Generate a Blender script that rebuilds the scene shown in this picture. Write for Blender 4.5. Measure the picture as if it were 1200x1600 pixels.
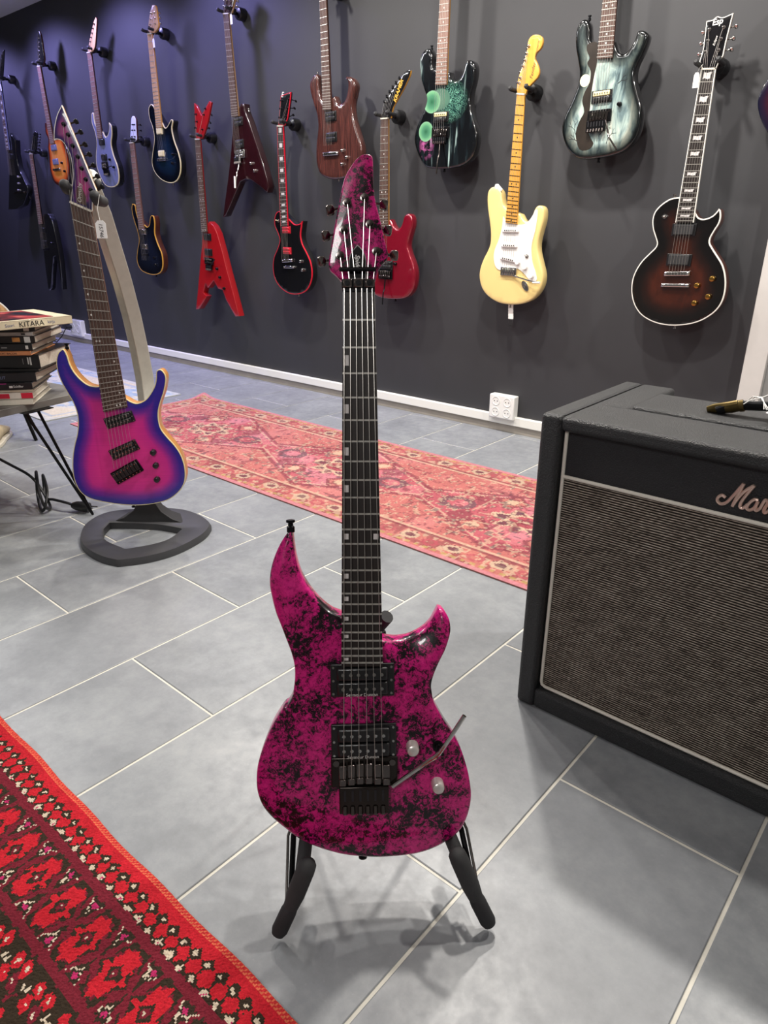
import bpy, math, random
import numpy as np
from mathutils import Matrix, Vector
from mathutils.geometry import delaunay_2d_cdt

for o in list(bpy.data.objects): bpy.data.objects.remove(o, do_unlink=True)
SC = bpy.context.scene
COL = SC.collection
random.seed(7)
RNG = np.random.default_rng(5)
R = math.radians

# ------------------------------------------------------------------ camera
CAMH = 0.925
cd = bpy.data.cameras.new('camera'); cam = bpy.data.objects.new('camera', cd); COL.objects.link(cam)
cd.sensor_fit = 'VERTICAL'; cd.sensor_height = 36; cd.sensor_width = 27
cd.lens = 1086 / 1600 * 36; cd.clip_start = 0.02
cam.location = (0, 0, CAMH)
cam.rotation_euler = (R(90 - 22.508), 0, R(41.1))
SC.camera = cam

# ------------------------------------------------------------------ world, light, exposure
def lin(c):
    if isinstance(c, str):
        c = c.lstrip('#'); c = [int(c[i:i + 2], 16) / 255 for i in (0, 2, 4)]
    return tuple((v / 12.92 if v <= 0.04045 else ((v + 0.055) / 1.055) ** 2.4) for v in c[:3]) + (1,)
w = bpy.data.worlds.new('world'); SC.world = w; w.use_nodes = True
w.node_tree.nodes['Background'].inputs[0].default_value = (0.6, 0.62, 0.7, 1)
w.node_tree.nodes['Background'].inputs[1].default_value = 0.05
SC.view_settings.view_transform = 'Standard'; SC.view_settings.look = 'None'
SC.view_settings.exposure = 0.14; SC.view_settings.gamma = 1.0
SC.view_settings.use_curve_mapping = False

def spot(loc, aim, power, col, size=140, blend=0.8, rad=0.05):
    l = bpy.data.lights.new('ceiling_spot', 'SPOT'); o = bpy.data.objects.new('ceiling_spot', l); COL.objects.link(o)
    l.energy = power; l.color = col; l.spot_size = R(size); l.spot_blend = blend; l.shadow_soft_size = rad
    o.location = loc
    o.rotation_euler = (Vector(aim) - Vector(loc)).to_track_quat('-Z', 'Y').to_euler()
    return o
def area(loc, aim, sx, sy, power, col):  # added soft fill light, no actual fixture
    l = bpy.data.lights.new('fill_light', 'AREA'); o = bpy.data.objects.new('fill_light', l); COL.objects.link(o)
    l.shape = 'RECTANGLE'; l.size = sx; l.size_y = sy; l.energy = power; l.color = col
    o.location = loc
    o.rotation_euler = (Vector(aim) - Vector(loc)).to_track_quat('-Z', 'Y').to_euler()
    return o
WARM = (1.0, 0.95, 0.88)
PURPLE = (0.40, 0.37, 1.0)
for x, y, p in ((0.10, 2.06, 112), (-1.35, 2.06, 104), (-2.10, 2.06, 66), (-2.85, 2.06, 80), (-0.95, 1.50, 88)):
    spot((x, y, 2.32), (x + 0.12, y + 0.12, 0.0), p, WARM, 155, 0.8, 0.045)
for x, p in ((-3.75, 56), (-4.75, 80), (-5.75, 90), (-6.75, 90)):
    spot((x, 2.40, 2.32), (x + 0.15, 2.84, 0.9), p, PURPLE, 128, 0.9, 0.06)
area((-2.6, 0.45, 2.34), (-2.6, 0.45, 0), 1.2, 0.3, 17, (1, 0.98, 0.95))
area((-4.4, 0.9, 2.34), (-4.4, 0.9, 0), 1.2, 0.3, 36, (0.98, 0.98, 1))
area((0.05, -1.45, 2.25), (-0.9, 0.6, 0.5), 1.0, 0.35, 27, (1, 0.98, 0.96))  # fill added behind the camera to brighten the guitar fronts

# ------------------------------------------------------------------ traced dimensions, metres: u right, v up from the bottom of each body
GD = {
 'central': {
  'O': [-0.4953,0.5264,0.0932],
  'U': [0.72236,0.69151,0.0],
  'N': [0.66604,-0.69575,0.26892],
  'body': [(-0.0961,0.4677,1),(-0.1029,0.459),(-0.1098,0.4472),(-0.1168,0.4313),(-0.1219,0.4126),(-0.1232,0.3964),(-0.1211,0.3801),(-0.1165,0.3582),(-0.1091,0.3389),(-0.1017,0.3194),(-0.0955,0.3027),(-0.092,0.2859),(-0.0916,0.2691),(-0.0937,0.2524),(-0.0959,0.2412),(-0.1031,0.2273),(-0.1096,0.2225),(-0.1253,0.1979),(-0.1366,0.1729),(-0.1455,0.1478),(-0.1493,0.1256),(-0.1489,0.1031),(-0.1426,0.0818),(-0.1296,0.0635),(-0.1118,0.0464),(-0.0939,0.0309),(-0.0758,0.0203),(-0.0545,0.0112),(-0.0299,0.0035),(-0.0021,-0.0009),(0.0227,-0.0027),(0.0538,-0.0016),(0.0788,0.0017),(0.1007,0.0088),(0.1194,0.019),(0.1351,0.0316),(0.1444,0.0462),(0.1506,0.0657),(0.153,0.0853),(0.1511,0.105),(0.1474,0.1246),(0.1396,0.1508),(0.1304,0.1704),(0.1181,0.19),(0.1075,0.2094),(0.0999,0.2254),(0.0969,0.2413),(0.0961,0.2524),(0.0997,0.2664),(0.1066,0.2831),(0.1148,0.2997),(0.1203,0.3135),(0.1238,0.3274),(0.1225,0.3413),(0.1176,0.3511),(0.1135,0.3559),(0.1081,0.3577,1),(0.1027,0.3473),(0.0973,0.3378),(0.0878,0.3283),(0.0769,0.3216),(0.0633,0.3164),(0.0471,0.3149),(0.0309,0.3173,1),(-0.0289,0.3539,1),(-0.0407,0.3591),(-0.0564,0.3731),(-0.0692,0.3898),(-0.0798,0.4089),(-0.0861,0.4306),(-0.0887,0.4494),(-0.0909,0.4668)],
  'neck': [(-0.016,0.7802),(0.025,0.78),(-0.0273,0.2863),(0.0288,0.2848)],
  'frets': [(0.0084,0.7425),(0.0078,0.7077),(0.0073,0.675),(0.0068,0.6442),(0.0063,0.6149),(0.0059,0.588),(0.0055,0.5622),(0.0051,0.5382),(0.0047,0.5156),(0.0044,0.4941),(0.0041,0.474),(0.0037,0.4549),(0.0034,0.4367),(0.0032,0.4201),(0.0029,0.4043),(0.0027,0.3887),(0.0024,0.3744),(0.0022,0.3609),(0.002,0.3479),(0.0018,0.336),(0.0016,0.3246),(0.0015,0.3139),(0.0013,0.3039),(0.0011,0.294)],
  'head': [(0.0186,0.947),(0.0226,0.9457),(0.0246,0.9418),(0.0251,0.9302),(0.0252,0.9173),(0.026,0.9017),(0.0286,0.886),(0.0338,0.8651),(0.0383,0.8439),(0.0423,0.828),(0.0412,0.82),(0.0345,0.8134),(0.0295,0.8054),(0.0259,0.794,1),(-0.0183,0.7942,1),(-0.0251,0.8015),(-0.0312,0.8069),(-0.0331,0.8135),(-0.0317,0.8255),(-0.0284,0.8414),(-0.0245,0.8611),(-0.02,0.8808),(-0.0162,0.899),(-0.0133,0.9107),(-0.009,0.9224),(-0.0034,0.9314),(0.0035,0.9405),(0.0118,0.9463)],
  'posts': [(-0.0184,0.8241),(-0.013,0.8558),(-0.0083,0.8886),(0.0137,0.8945),(0.02,0.8624),(0.0278,0.8294)],
  'buttons': [(-0.0412,0.8202),(-0.035,0.8519),(-0.0288,0.8834),(0.0375,0.89),(0.0419,0.8585),(0.0499,0.8273)],
  'cover': [(0.0038,0.8367,1),(-0.0011,0.8314),(-0.0053,0.8254),(-0.0075,0.8175,1),(-0.0073,0.7948,1),(0.0142,0.7947,1),(0.0145,0.8174,1),(0.0126,0.8254),(0.0092,0.8314)],
  'bar': [(-0.0195,0.8055),(0.0268,0.8054)],
  'lnut': [(-0.017,0.7941),(0.025,0.7819)],
  'pk1': [(-0.0427,0.2877),(0.0444,0.2414)],
  'pk2': [(-0.0436,0.2017),(0.0461,0.1522)],
  'trem': [(-0.0446,0.1553),(0.0475,0.1125)],
  'block': [(-0.0339,0.1154),(0.0345,0.0758)],
  'knobs': [(0.0686,0.1664),(0.1034,0.1105)],
  'switch': [(0.1044,0.1652)],
  'arm': [(0.0394,0.1137),(0.099,0.1607),(0.1358,0.2239)],
  's_nut': [(-0.014,0.7802),(-0.0063,0.7802),(0.0011,0.7801),(0.0082,0.7801),(0.0148,0.7801),(0.0213,0.78)],
  's_br': [(-0.027,0.1293),(-0.0164,0.129),(-0.006,0.1286),(0.0052,0.1282),(0.016,0.1278),(0.0265,0.1274)],
  'strapbtn': [(-0.093,0.4732),(-0.0027,-0.0009)],
 },
 'pink': {
  'O': [-1.8519,0.9983,0.13],
  'U': [0.71249,0.70168,0.0],
  'N': [0.70072,-0.71151,0.05243],
  'body': [(-0.1626,0.4689),(-0.1715,0.4657),(-0.18,0.4565),(-0.1875,0.4354),(-0.188,0.4056),(-0.1812,0.3754),(-0.1689,0.3447),(-0.1579,0.3182),(-0.1517,0.2871),(-0.1533,0.2557),(-0.161,0.2241),(-0.1716,0.1969),(-0.1816,0.1647),(-0.1885,0.1275),(-0.1897,0.0898),(-0.1812,0.0561),(-0.1642,0.034),(-0.139,0.0213),(-0.0952,0.0105),(-0.0462,0.003),(-0.0007,0.0019),(0.0455,0.0072),(0.0833,0.0186),(0.1129,0.0398),(0.1312,0.0637),(0.1394,0.0923),(0.1395,0.1256),(0.1316,0.1588),(0.1165,0.187),(0.097,0.2128),(0.0821,0.2382),(0.0784,0.2655),(0.0814,0.2925),(0.0908,0.3191),(0.1024,0.3455),(0.1113,0.376),(0.1118,0.3934),(0.1046,0.4065),(0.0964,0.41),(0.0885,0.4045),(0.0851,0.3851),(0.0784,0.3633),(0.0627,0.3394),(0.0455,0.322),(0.0228,0.3134),(0.006,0.3181),(-0.004,0.3249,1),(-0.074,0.3653,1),(-0.0871,0.3633),(-0.1078,0.3679),(-0.1269,0.3833),(-0.1428,0.4051),(-0.1519,0.4287),(-0.1556,0.452)],
  'neck': [(-0.0844,0.8486),(-0.0321,0.8256),(-0.0734,0.2903),(-0.0043,0.3049)],
  'head': [(-0.073,1.0735,1),(-0.0481,0.9903),(-0.0224,0.9039),(-0.0117,0.8693,1),(-0.0227,0.8644),(-0.0279,0.8499),(-0.0317,0.828,1),(-0.0843,0.8494,1),(-0.0765,0.8811),(-0.0693,0.9121),(-0.0676,0.9403),(-0.0697,0.9636),(-0.077,0.9821),(-0.0853,0.9936),(-0.0972,0.9976),(-0.1046,0.9953,1),(-0.0996,1.0209),(-0.0885,1.0503)],
  'posts': [(-0.0745,1.0312),(-0.0669,1.0074),(-0.0593,0.9822),(-0.0505,0.9568),(-0.0442,0.9299),(-0.0377,0.9039),(-0.0285,0.8789)],
  'buttons': [(-0.0483,1.0393),(-0.0406,1.0156),(-0.0334,0.987),(-0.0254,0.9639),(-0.0188,0.9382),(-0.0122,0.9123),(-0.0041,0.8873)],
  'cover': [(-0.064,0.8788),(-0.0568,0.8872),(-0.05,0.8812),(-0.0447,0.8644),(-0.0443,0.8402,1),(-0.0676,0.8487,1)],
  'pk1': [(-0.0758,0.2725),(0.0097,0.2944),(0.0079,0.2621),(-0.074,0.2372)],
  'pk2': [(-0.0741,0.1766),(0.0082,0.2097),(0.011,0.1774),(-0.069,0.1416)],
  'bridge': [(-0.0736,0.1063),(0.0077,0.1494),(0.013,0.1116),(-0.0696,0.0681)],
  'knobs': [(0.0534,0.1673),(0.0565,0.1273),(0.0553,0.0836)],
  'strapbtn': [(-0.1599,0.4731),(-0.0321,-0.0008)],
  'yokes': [(-0.0898,0.8811),(-0.0163,0.8548)],
  'tag': [(-0.0182,0.8035),(0.0073,0.7587)],
 },
 'strat': {
  'O': [-1.6654,2.73,0.5995],
  'U': [1.0,0.0,0.0],
  'N': [0.0,-1.0,0.0],
  'body': [(-0.033,0.3849,1),(-0.0511,0.3956),(-0.0611,0.4197),(-0.0683,0.4476),(-0.0869,0.4655),(-0.1129,0.4694),(-0.1306,0.4555),(-0.1351,0.4292),(-0.1303,0.3886),(-0.1185,0.3394),(-0.1087,0.2899),(-0.108,0.2481),(-0.1188,0.2184),(-0.1381,0.1838),(-0.153,0.1444),(-0.155,0.105),(-0.139,0.0617),(-0.1038,0.0283),(-0.0479,0.0053),(0.0161,0.0008),(0.0724,0.0089),(0.1162,0.0289),(0.145,0.0602),(0.1594,0.0942),(0.1596,0.1313),(0.1437,0.1756),(0.1278,0.2197),(0.1244,0.2558),(0.1306,0.2916),(0.1412,0.3387),(0.1393,0.3774),(0.1255,0.393),(0.1094,0.3932),(0.0981,0.3818),(0.0862,0.3546),(0.0684,0.3365),(0.0484,0.3413),(0.0317,0.3628,1)],
  'neck': [(-0.0151,0.7981),(0.0209,0.7925),(-0.0308,0.3311),(0.025,0.3254)],
  'head': [(-0.0153,0.8003,1),(-0.0212,0.8151),(-0.0154,0.8567),(-0.0003,0.8966),(0.0127,0.936),(0.0161,0.9693),(0.0282,0.9844),(0.0502,0.9873),(0.0733,0.9769),(0.0794,0.9595),(0.0733,0.9403),(0.0559,0.9271),(0.0512,0.9108),(0.064,0.8889),(0.0732,0.8674),(0.0698,0.8473),(0.0513,0.832),(0.0302,0.8134),(0.0209,0.7932,1)],
  'posts': [(-0.0107,0.8351),(-0.0057,0.8521),(0.003,0.8907),(0.0096,0.9091),(0.015,0.9303),(0.022,0.9537)],
  'buttons': [(-0.0252,0.8402),(-0.0166,0.8708),(-0.0072,0.8919),(0.0022,0.9203),(0.0081,0.9468),(0.0164,0.9659)],
  'guard': [(-0.048,0.3554,1),(-0.0501,0.3148),(-0.0619,0.2654),(-0.0798,0.2234),(-0.0826,0.1896),(-0.0717,0.1559),(-0.0474,0.1415),(-0.0011,0.15),(0.0347,0.1513),(0.0664,0.1358),(0.0989,0.108),(0.1195,0.0998),(0.1344,0.1096),(0.1258,0.1382),(0.1073,0.1786),(0.0979,0.2272),(0.0998,0.2594),(0.1087,0.2994),(0.1138,0.3466),(0.1131,0.3738),(0.1031,0.3794),(0.0951,0.3623),(0.0779,0.3389),(0.0547,0.3246),(0.0252,0.323,1),(-0.0286,0.3287,1)],
  'pks': [(-0.0459,0.301),(0.0351,0.3006),(-0.0466,0.2424),(0.0321,0.2413),(-0.0471,0.1931),(0.0302,0.1803)],
  'bridge': [(-0.0461,0.1526),(0.0371,0.122)],
  'knobs': [(0.0407,0.1765),(0.0774,0.1586),(0.1103,0.1251)],
  'switch': [(0.0806,0.2007)],
  'jack': [(0.0812,0.0819)],
  'arm': [(0.0218,0.1213),(0.1091,0.1059),(0.1607,0.1009)],
  'strapbtn': [(0.0038,-0.0027)],
  'strap': [(0.0016,-0.0019),(0.0021,-0.0619)],
  'strap2': [(-0.1026,0.4691),(-0.0658,0.4554)],
 },
 'eclipse': {
  'O': [-0.9466,2.73,0.5742],
  'U': [1.0,0.0,0.0],
  'N': [0.0,-1.0,0.0],
  'body': [(-0.0398,0.438,1),(-0.0687,0.4353),(-0.09,0.4252),(-0.1107,0.4086),(-0.1242,0.3896),(-0.1284,0.3638),(-0.1219,0.3334),(-0.1094,0.3072),(-0.0999,0.2854),(-0.1038,0.2699),(-0.1203,0.2517),(-0.1454,0.2241),(-0.1633,0.1939),(-0.1737,0.1611),(-0.1745,0.1238),(-0.1657,0.0866),(-0.1485,0.0545),(-0.1219,0.0279),(-0.0842,0.0094),(-0.0435,0.0),(0.0002,-0.0014),(0.051,0.0058),(0.0946,0.0209),(0.127,0.0425),(0.1494,0.0665),(0.1621,0.0939),(0.1661,0.1246),(0.1634,0.159),(0.1539,0.1929),(0.1393,0.2221),(0.1174,0.2489),(0.0983,0.2717),(0.0867,0.2883),(0.086,0.3051),(0.0949,0.328),(0.1059,0.3508),(0.1086,0.3712),(0.1042,0.3915),(0.0975,0.3985,1),(0.0927,0.3896),(0.082,0.3775),(0.0663,0.3693),(0.0494,0.3665),(0.0333,0.3716),(0.0224,0.3841),(0.0179,0.3924,1)],
  'neck': [(-0.0286,0.8245),(0.0149,0.8205),(-0.0388,0.3559),(0.0214,0.3558)],
  'head': [(-0.0288,0.8255,1),(-0.0419,0.8494,1),(-0.036,0.8854),(-0.0382,0.9605,1),(-0.0197,0.9613),(-0.0064,0.9684),(0.0117,0.9632),(0.0416,0.9701,1),(0.0383,0.9417),(0.033,0.8918),(0.0308,0.8561,1),(0.0217,0.8417),(0.0147,0.8216,1)],
  'posts': [(-0.0269,0.8738),(-0.0245,0.9047),(-0.0251,0.9357),(0.0195,0.9354),(0.0164,0.9043),(0.0149,0.8737)],
  'buttons': [(-0.0498,0.8715),(-0.0477,0.9016),(-0.047,0.9326),(0.0518,0.9357),(0.0498,0.9033),(0.0489,0.8734)],
  'pks': [(-0.0514,0.3315),(0.0333,0.3319),(-0.0549,0.229),(0.0344,0.2317)],
  'bridge': [(-0.0545,0.1809),(0.0376,0.1855)],
  'tail': [(-0.0593,0.1413),(0.043,0.1443)],
  'knobs': [(0.118,0.1711),(0.0691,0.1456),(0.1145,0.1098),(0.0702,0.0847)],
  'switch': [(-0.0848,0.3764)],
  'strapbtn': [(0.0044,-0.0034),(-0.0678,0.4386)],
 },
 'greyart': {
  'O': [-1.3383,2.73,1.1507],
  'U': [1.0,0.0,0.0],
  'N': [0.0,-1.0,0.0],
  'body': [(-0.0227,0.3775,1),(-0.0366,0.3743),(-0.0543,0.3898),(-0.0617,0.4146),(-0.067,0.4408),(-0.0787,0.4543),(-0.0934,0.4554),(-0.11,0.4414),(-0.1161,0.4108),(-0.1106,0.3696),(-0.0968,0.327),(-0.0859,0.2845),(-0.0909,0.2432),(-0.1087,0.1995),(-0.1308,0.1552),(-0.1394,0.1183),(-0.1305,0.0797),(-0.1064,0.0399),(-0.0721,0.0124),(-0.0284,0.0019),(0.0316,0.0039),(0.0821,0.0105),(0.1233,0.0235),(0.1514,0.049),(0.1672,0.0836),(0.1707,0.1302),(0.1629,0.1657),(0.1469,0.2016),(0.1323,0.2374),(0.1268,0.2663),(0.1317,0.2938),(0.1472,0.3251),(0.1577,0.3566),(0.1582,0.3755),(0.1466,0.3873),(0.1294,0.393),(0.1182,0.3881),(0.1131,0.3681),(0.0995,0.3451),(0.0811,0.3307),(0.0672,0.3325),(0.053,0.3455),(0.0413,0.3712,1)],
  'neck': [(-0.016,0.5021),(0.0366,0.4936),(-0.0167,0.3242),(0.0425,0.3204)],
  'neckext': 1,
  'pks': [(-0.0257,0.2086),(0.054,0.2015)],
  'trem': [(-0.0326,0.1623),(0.0603,0.1214)],
  'block': [(-0.0315,0.1287),(0.0428,0.0889)],
  'knobs': [(0.0866,0.1738)],
  'arm': [(0.0405,0.135),(0.0667,0.0727),(0.1104,0.0243)],
  'moon': [(-0.0595,0.2626)],
  'art': [(-0.0607,0.3769),(-0.0253,0.3756),(-0.0188,0.3176),(-0.0246,0.2776),(-0.0291,0.225),(-0.0292,0.165),(-0.0338,0.1104),(-0.0142,0.072),(-0.0005,0.0525),(-0.0172,0.0347),(-0.0556,0.037),(-0.0769,0.0887),(-0.0666,0.1314),(-0.0511,0.1608),(-0.0631,0.1983),(-0.0553,0.2276),(-0.0402,0.2558),(-0.0409,0.2911),(-0.0571,0.3164),(-0.0496,0.3329),(-0.0635,0.3577)],
  'strapbtn': [(-0.0757,0.4589),(0.0171,0.0002)],
 },
 'alien': {
  'O': [-2.0453,2.73,1.1486],
  'U': [1.0,0.0,0.0],
  'N': [0.0,-1.0,0.0],
  'body': [(-0.0402,0.3807,1),(-0.0616,0.3855),(-0.0683,0.4054),(-0.0674,0.4313),(-0.081,0.4571),(-0.0982,0.4622),(-0.1194,0.4523),(-0.1327,0.4278),(-0.1337,0.3986),(-0.1274,0.3565),(-0.1087,0.3129),(-0.0927,0.2753),(-0.1049,0.2401),(-0.1349,0.1935),(-0.1548,0.1513),(-0.1576,0.1136),(-0.1364,0.0645),(-0.1033,0.0225),(-0.0712,0.0069),(0.0,0.0),(0.0604,0.0024),(0.1107,0.0113),(0.1509,0.0338),(0.1716,0.0689),(0.1779,0.1102),(0.1682,0.1521),(0.1461,0.2007),(0.1357,0.2422),(0.1374,0.2822),(0.1498,0.3262),(0.1522,0.3651),(0.1399,0.3877),(0.1183,0.3947),(0.1045,0.3864),(0.0964,0.3604),(0.0853,0.3418),(0.0656,0.3297),(0.0452,0.3302),(0.0297,0.3451),(0.0239,0.363,1)],
  'neck': [(-0.0277,0.6208),(0.0225,0.6127),(-0.039,0.3223),(0.0193,0.3173)],
  'neckext': 1,
  'pks': [(-0.0511,0.204),(0.0304,0.1973)],
  'trem': [(-0.0541,0.1627),(0.0398,0.1194)],
  'block': [(-0.0467,0.1252),(0.0261,0.1007)],
  'e1': [(-0.0488,0.2622),(0.0056,0.2866),(-0.1056,0.2675)],
  'e2': [(-0.089,0.1498),(-0.0475,0.1744),(-0.1339,0.153)],
  'arm': [(-0.0041,0.1039),(-0.0001,0.0478),(0.0008,-0.0203)],
  'strapbtn': [(-0.0854,0.4634),(0.0,0.0)],
 },
 'brown': {
  'O': [-2.6897,2.73,1.1308],
  'U': [1.0,0.0,0.0],
  'N': [0.0,-1.0,0.0],
  'body': [(-0.0815,0.3397,1),(-0.1026,0.362),(-0.1142,0.3968),(-0.1155,0.437),(-0.1221,0.459),(-0.1385,0.4635),(-0.1617,0.4507),(-0.1781,0.4236),(-0.1714,0.3822),(-0.1515,0.3325),(-0.1315,0.2825),(-0.1284,0.2337),(-0.1416,0.1783),(-0.1493,0.1217),(-0.1462,0.071),(-0.1217,0.0277),(-0.0652,0.0052),(0.0022,-0.0008),(0.0686,0.0082),(0.1231,0.0376),(0.1535,0.0777),(0.1655,0.1112),(0.158,0.1523),(0.1291,0.2147),(0.1095,0.2694),(0.1064,0.3158),(0.1219,0.3599),(0.1288,0.3914),(0.113,0.4174),(0.0887,0.429),(0.0659,0.4302,1),(0.0799,0.4094),(0.079,0.3771),(0.0622,0.3396),(0.0352,0.3236),(0.0087,0.3314),(-0.0085,0.3596,1)],
  'neck': [(-0.0788,0.7516),(-0.0246,0.7428),(-0.0786,0.3055),(-0.0118,0.3024)],
  'neckext': 1,
  'pks': [(-0.0732,0.2791),(0.0099,0.2736),(-0.074,0.1893),(0.011,0.185)],
  'bridge': [(-0.0887,0.1148),(0.0173,0.1147)],
  'knobs': [(0.0449,0.1235),(0.0731,0.0922),(0.043,0.0636)],
  'strapbtn': [(-0.1385,0.4648),(-0.009,-0.0011)],
 },
 'redback': {
  'O': [-2.3393,2.73,0.5814],
  'U': [1.0,0.0,0.0],
  'N': [0.0,-1.0,0.0],
  'body': [(-0.0644,0.3361,1),(-0.0786,0.3509),(-0.0864,0.3783),(-0.1039,0.3866),(-0.124,0.3758),(-0.1348,0.3427),(-0.1271,0.3037),(-0.1048,0.2591),(-0.1026,0.2252),(-0.1217,0.1849),(-0.1487,0.1319),(-0.156,0.0847),(-0.1439,0.0439),(-0.1107,0.0131),(-0.0571,0.0003),(0.0157,-0.001),(0.0865,0.0087),(0.1285,0.0358),(0.1482,0.0763),(0.1516,0.1266),(0.1387,0.1703),(0.1154,0.2135),(0.1042,0.2514),(0.114,0.2893),(0.1302,0.3374),(0.1273,0.3717),(0.1123,0.387),(0.0938,0.3861),(0.0791,0.3735),(0.0683,0.3427),(0.0519,0.3255),(0.0328,0.3233),(0.0136,0.3362),(-0.0051,0.3643,1)],
  'neck': [(-0.0539,0.7872),(-0.0017,0.7856),(-0.066,0.3289),(-0.008,0.3318)],
  'head': [(-0.0519,0.789,1),(-0.047,0.8218),(-0.0326,0.8522),(-0.0041,0.887),(0.0331,0.9201),(0.0695,0.9495),(0.0965,0.9615),(0.1126,0.9596,1),(0.1059,0.9395),(0.0703,0.8918),(0.0337,0.8523),(0.0104,0.8231),(-0.0008,0.7874,1)],
  'posts': [(-0.0326,0.8522),(-0.0183,0.8697),(-0.0022,0.8868),(0.0146,0.9024),(0.0331,0.9171),(0.0533,0.9332)],
  'buttons': [(-0.047,0.8567),(-0.0326,0.8773),(-0.0155,0.8943),(0.0033,0.911),(0.0219,0.9262),(0.0421,0.9405)],
  'trem': [(-0.073,0.1405),(0.0167,0.0927)],
  'pks': [(-0.073,0.1549),(0.0163,0.1607)],
  'knobs': [(0.0342,0.1652)],
  'arm': [(-0.0247,0.0965),(-0.0222,0.0387),(-0.0196,-0.0256)],
  'strapbtn': [(0.0157,-0.001)],
  'jack': [(0.1481,0.0808)],
 },
 'redbind': {
  'O': [-3.0364,2.73,0.5616],
  'U': [1.0,0.0,0.0],
  'N': [0.0,-1.0,0.0],
  'body': [(-0.0755,0.4237,1),(-0.1145,0.4257),(-0.1395,0.4002),(-0.1449,0.3569),(-0.1202,0.3134),(-0.109,0.2784),(-0.1344,0.2337),(-0.1676,0.1881),(-0.18,0.1331),(-0.1703,0.0784),(-0.1302,0.0341),(-0.0673,0.0053),(0.0035,0.0002),(0.0743,0.0179),(0.1176,0.056),(0.1382,0.1098),(0.131,0.1705),(0.1007,0.2214),(0.0699,0.2637),(0.0593,0.3063),(0.0688,0.3487),(0.0774,0.3781,1),(0.0564,0.363),(0.0158,0.3613),(-0.0208,0.3826,1)],
  'neck': [(-0.0704,0.8315),(-0.0233,0.828),(-0.0845,0.3509),(-0.0215,0.3553)],
  'head': [(-0.0685,0.8386,1),(-0.0548,0.8955),(-0.0389,0.9653,1),(-0.0242,0.966),(-0.0057,0.9691),(0.0368,0.974,1),(0.0298,0.9447),(0.004,0.8619,1),(-0.0206,0.8314,1)],
  'posts': [(-0.0508,0.8699),(-0.0413,0.9087),(-0.0322,0.9434),(0.0202,0.9456),(0.0076,0.9079),(-0.0052,0.8698)],
  'buttons': [(-0.0719,0.8716),(-0.0622,0.9105),(-0.053,0.9454),(0.0554,0.9352),(0.0436,0.9047),(0.0317,0.8753)],
  'pks': [(-0.086,0.3327),(-0.0134,0.3357),(-0.0865,0.2259),(-0.016,0.2292)],
  'bridge': [(-0.0895,0.1724),(-0.0044,0.1794)],
  'tail': [(-0.0778,0.1414),(0.0069,0.1444)],
  'knobs': [(0.0599,0.1752),(0.0721,0.1317)],
  'switch': [(-0.1117,0.3785)],
  'strapbtn': [(0.0035,-0.0007)],
 },
 'redv': {
  'O': [-3.8137,2.73,0.6],
  'U': [1.0,0.0,0.0],
  'N': [0.0,-1.0,0.0],
  'body': [(-0.0367,0.2888,1),(-0.0639,0.2005,1),(-0.1025,0.0896,1),(-0.1459,-0.0458,1),(-0.1952,-0.1896,1),(-0.1585,-0.1837,1),(-0.0632,-0.0984,1),(-0.0983,-0.0796,1),(-0.065,-0.021,1),(-0.0425,-0.0486,1),(0.0257,0.0007,1),(0.0639,-0.047,1),(0.1067,-0.0507,1),(0.133,-0.1068,1),(0.2152,-0.2027,1),(0.2528,-0.1977,1),(0.2161,-0.0815,1),(0.1686,0.0615,1),(0.1347,0.1771,1),(0.1017,0.2724,1),(0.0712,0.316,1),(0.0339,0.3387,1)],
  'neck': [(-0.0193,0.7802),(0.0382,0.7764),(-0.0404,0.2771),(0.03,0.2824)],
  'head': [(-0.0192,0.7983,1),(-0.0073,0.9635,1),(0.0166,0.9494,1),(0.0523,0.8968,1),(0.1368,0.9604,1),(0.1549,0.9525,1),(0.106,0.8621,1),(0.0667,0.8087,1),(0.0387,0.7797,1),(-0.019,0.7818,1)],
  'posts': [(-0.0059,0.8384),(0.0074,0.8699),(0.0059,0.9063),(0.0983,0.9262),(0.0784,0.8978),(0.0542,0.8259)],
  'buttons': [(-0.0339,0.8405),(-0.0251,0.8724),(-0.0218,0.9086),(0.1295,0.8959),(0.1128,0.8576),(0.0949,0.8309)],
  'pks': [(-0.0397,0.2499),(0.0462,0.2547),(-0.0474,0.1613),(0.05,0.1684)],
  'trem': [(-0.0413,0.1336),(0.0489,0.0946)],
  'block': [(-0.0286,0.0921),(0.0333,0.0613)],
  'knobs': [(0.0764,0.0708),(0.0984,0.0221),(0.132,-0.0413)],
  'arm': [(0.0279,0.0939),(0.0636,0.1001),(0.1052,0.1259)],
  'strapbtn': [(0.1298,-0.105)],
 },
 'maroonv': {
  'O': [-3.44,2.73,1.154],
  'U': [1.0,0.0,0.0],
  'N': [0.0,-1.0,0.0],
  'body': [(-0.0404,0.3026,1),(-0.0559,0.2293,1),(-0.088,0.1202,1),(-0.127,0.0077,1),(-0.1744,-0.1153,1),(-0.2005,-0.1907,1),(-0.175,-0.1839,1),(-0.1075,-0.1097,1),(-0.0522,-0.0475,1),(-0.0183,-0.0091,1),(0.0287,0.0022,1),(0.0786,-0.0027,1),(0.152,-0.0371,1),(0.2082,-0.0705,1),(0.2273,-0.0394,1),(0.1901,0.0685,1),(0.1382,0.1854,1),(0.0949,0.2796,1),(0.0637,0.3364,1),(0.0619,0.3665,1),(0.0376,0.3688,1)],
  'neck': [(-0.0461,0.7824),(0.0121,0.7749),(-0.0392,0.3117),(0.0304,0.3106)],
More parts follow.
